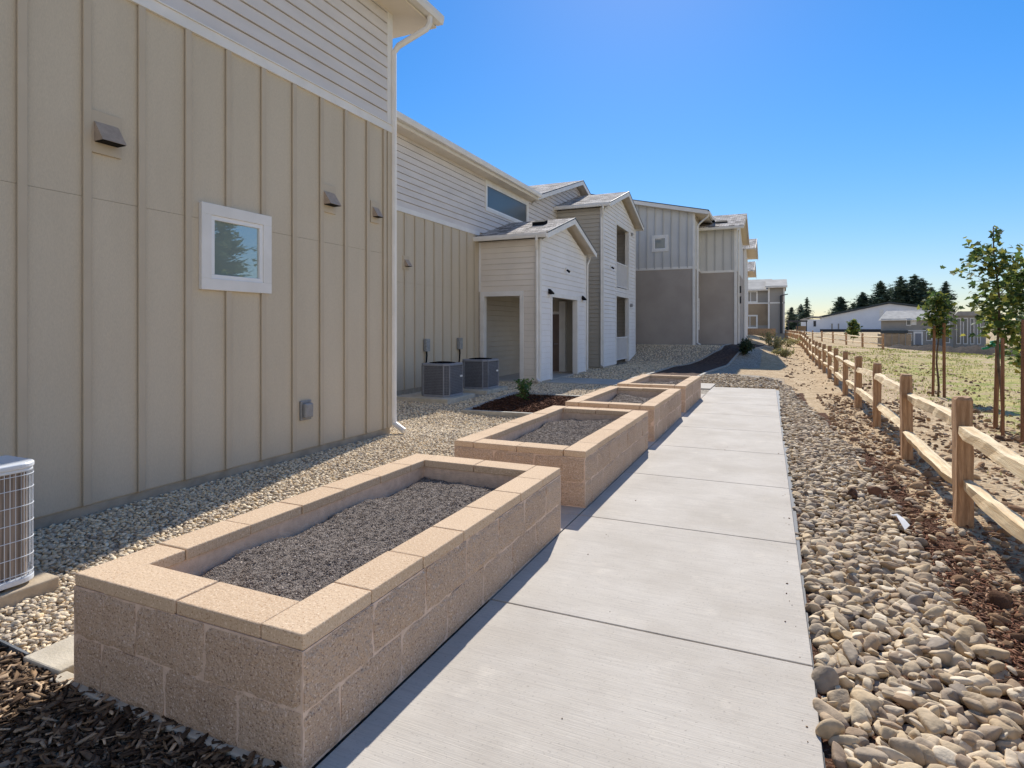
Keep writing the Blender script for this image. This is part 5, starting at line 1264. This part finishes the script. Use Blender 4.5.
q = MB(); fbox(q, o, S(881), S(945), Z(331), Z(330.2), -.05, -.01); q.build('trim_band', M['white'], gb)
# boarded yard fence at its left, dark earth bank before it
D = 112.; k = D/590; x, y = frame(892, D); yf = thing('board_fence', (x, y, -1.5), 'tan board fence in front of the grey two storey building', 'fence'); o = Vector((x, y, 0)); S = fS; Z = lambda v: 1.6+(328-v)*k
m = MB()
for i in range(40): fbox(m, o, S(878)+i*.132, S(878)+i*.132+.125, Z(347), Z(334.2), 0, .03)
m.build('board', M['far_tan'], yf)
for u in (878, 885, 892, 899, 905.7):
    q = MB(); fbox(q, o, S(u-.35), S(u+.35), Z(347), Z(333.6), -.12, 0); q.build('post', M['far_grey'], yf)
rsb = np.random.RandomState(5); V = []; Fq = []
D = 95.
for i in range(61):
    u = 880+i*(150/60); x, y = at(u, D-.12*(u-880)); base = Hs(x, y); hh = 1.5*min(1, i/8)*(.9+.1*math.sin(i*.37))+rsb.uniform(0, .22)
    for j, (dd, f_) in enumerate(((-4, -.2), (-2, .35), (0, 1), (2, .9), (5, -.2))):
        V.append((x+FV.x*dd, y+FV.y*dd, base+hh*f_ if f_ > 0 else base-.2))
for i in range(60):
    for j in range(4): Fq.append((i*5+j, i*5+j+1, (i+1)*5+j+1, (i+1)*5+j))
tag(fastmesh('earth_bank', np.array(V), np.array(Fq), M['netting'], smooth=True), kind='structure')
# small round tree before the barn
x, y = at(853, 66.); young_tree((x, y, Hs(x, y)), 2.6, .25, .85, 500, .3, 'small bushy tree by the short distant fence', 131)
# little finds on the ground
q = MB(); z = Hs(.89, 5.5)+.055
q.add([(.86, 5.66, z+.02), (.90, 5.62, z+.05), (.95, 5.4, z+.03), (.91, 5.36, z), (.88, 5.52, z+.06), (.93, 5.52, z+.045)], [(0, 1, 5, 4), (4, 5, 2, 3)])
o = q.build('plastic_scrap', M['paper'], None); o.modifiers.new('s', 'SOLIDIFY').thickness = .004; tag(o, 'torn white scrap lying on the cobbles near the fence', 'litter')
o = scatter('stone', np.array([(.86, 6.5, .04)]), np.array([.085]), ((.9, .95), (.8, .85)), var3, M['brown_rock'], seed=3); tag(o, 'round brown stone at the edge of the cobbles', 'stone')
o = scatter('stone', np.array([(.66, 6.35, .04)]), np.array([.07]), ((.9, .95), (.7, .8)), var3, M['bed'], seed=4); tag(o, 'dark angular stone left of the round brown one', 'stone')
q = MB(); q.tube([(.88, 7.5, .03), (.87, 7.65, .045), (.88, 7.95, .03)], .013, 6); tag(q.build('stick', M['stick'], None), 'short pale stick on the bark beside the fence', 'stick')

# ================================================================== LIGHT, SKY, CAMERA
EL, AZ = R(39.5), math.atan(.2)      # sun to the left of the walk's direction
sd = Vector((-math.sin(AZ)*math.cos(EL), math.cos(AZ)*math.cos(EL), math.sin(EL)))
W = bpy.data.worlds.new('World'); SC.world = W; W.use_nodes = True
wn = W.node_tree.nodes; wl = W.node_tree.links
sky = wn.new('ShaderNodeTexSky'); sky.sky_type = 'NISHITA'; sky.sun_disc = False
sky.sun_elevation = EL; sky.sun_rotation = -AZ; sky.altitude = 100; sky.air_density = 1.0; sky.dust_density = .1; sky.ozone_density = 3.5
hs = wn.new('ShaderNodeHueSaturation'); hs.inputs['Saturation'].default_value = 1.36; hs.inputs['Value'].default_value = 1.0
wl.new(sky.outputs[0], hs.inputs['Color'])
def wmath(op, a, b=None, c=None):
    q = wn.new('ShaderNodeMath'); q.operation = op
    for i, v in enumerate((a, b, c)):
        if v is None: continue
        if isinstance(v, (int, float)): q.inputs[i].default_value = v
        else: wl.new(v, q.inputs[i])
    return q.outputs[0]
sc_ = wn.new('ShaderNodeSeparateColor'); wl.new(hs.outputs[0], sc_.inputs[0])
k_ = wmath('DIVIDE', 1.0, wmath('MULTIPLY_ADD', sc_.outputs[1], .09, 1.0))       # scales down bright sky colour, taming the glare near the horizon
tint = wn.new('ShaderNodeCombineColor')
wl.new(wmath('MULTIPLY', wmath('MULTIPLY', sc_.outputs[0], k_), 1.02), tint.inputs[0]); wl.new(wmath('MULTIPLY', wmath('MULTIPLY', sc_.outputs[1], k_), .95), tint.inputs[1]); wl.new(wmath('MULTIPLY', sc_.outputs[2], k_), tint.inputs[2])
# added low cloud bank, kept out of view, to brighten the shaded walls
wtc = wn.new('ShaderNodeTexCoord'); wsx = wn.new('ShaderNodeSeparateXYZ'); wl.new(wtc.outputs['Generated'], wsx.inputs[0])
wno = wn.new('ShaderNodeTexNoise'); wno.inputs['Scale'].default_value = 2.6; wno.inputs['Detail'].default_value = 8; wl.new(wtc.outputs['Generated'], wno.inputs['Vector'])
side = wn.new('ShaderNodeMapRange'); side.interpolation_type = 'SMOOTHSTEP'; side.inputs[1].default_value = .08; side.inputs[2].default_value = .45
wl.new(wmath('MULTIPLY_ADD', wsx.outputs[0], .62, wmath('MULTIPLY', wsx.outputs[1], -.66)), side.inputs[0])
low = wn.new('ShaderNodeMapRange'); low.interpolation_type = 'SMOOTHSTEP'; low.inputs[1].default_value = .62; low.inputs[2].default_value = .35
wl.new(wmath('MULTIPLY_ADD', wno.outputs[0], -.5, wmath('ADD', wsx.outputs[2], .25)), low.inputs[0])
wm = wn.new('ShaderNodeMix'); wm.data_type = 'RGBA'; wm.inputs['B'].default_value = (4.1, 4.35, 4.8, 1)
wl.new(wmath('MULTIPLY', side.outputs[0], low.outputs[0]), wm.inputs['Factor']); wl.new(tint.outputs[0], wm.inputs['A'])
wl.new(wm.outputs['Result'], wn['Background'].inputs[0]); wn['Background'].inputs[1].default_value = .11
ld = bpy.data.lights.new('sun', 'SUN'); ld.energy = 3.6; ld.angle = R(.55); ld.color = (1, .95, .87)
lo = bpy.data.objects.new('sun', ld); COL.objects.link(lo); lo.location = (0, 0, 30); lo.rotation_euler = sd.to_track_quat('Z', 'Y').to_euler()
cd = bpy.data.cameras.new('camera'); cam = bpy.data.objects.new('camera', cd); COL.objects.link(cam); SC.camera = cam
cam.location = (0, 0, 1.6); cam.rotation_euler = (R(90), 0, R(24.0255))
cd.sensor_width = 36; cd.lens = 590/1024*36; cd.shift_y = -(384-328)/1024; cd.clip_end = 6000; cd.clip_start = .05
vs_ = SC.view_settings; vs_.view_transform = 'Standard'; vs_.look = 'None'; vs_.gamma = 1; vs_.exposure = .72
SC.cycles.max_bounces = 8; SC.cycles.diffuse_bounces = 4
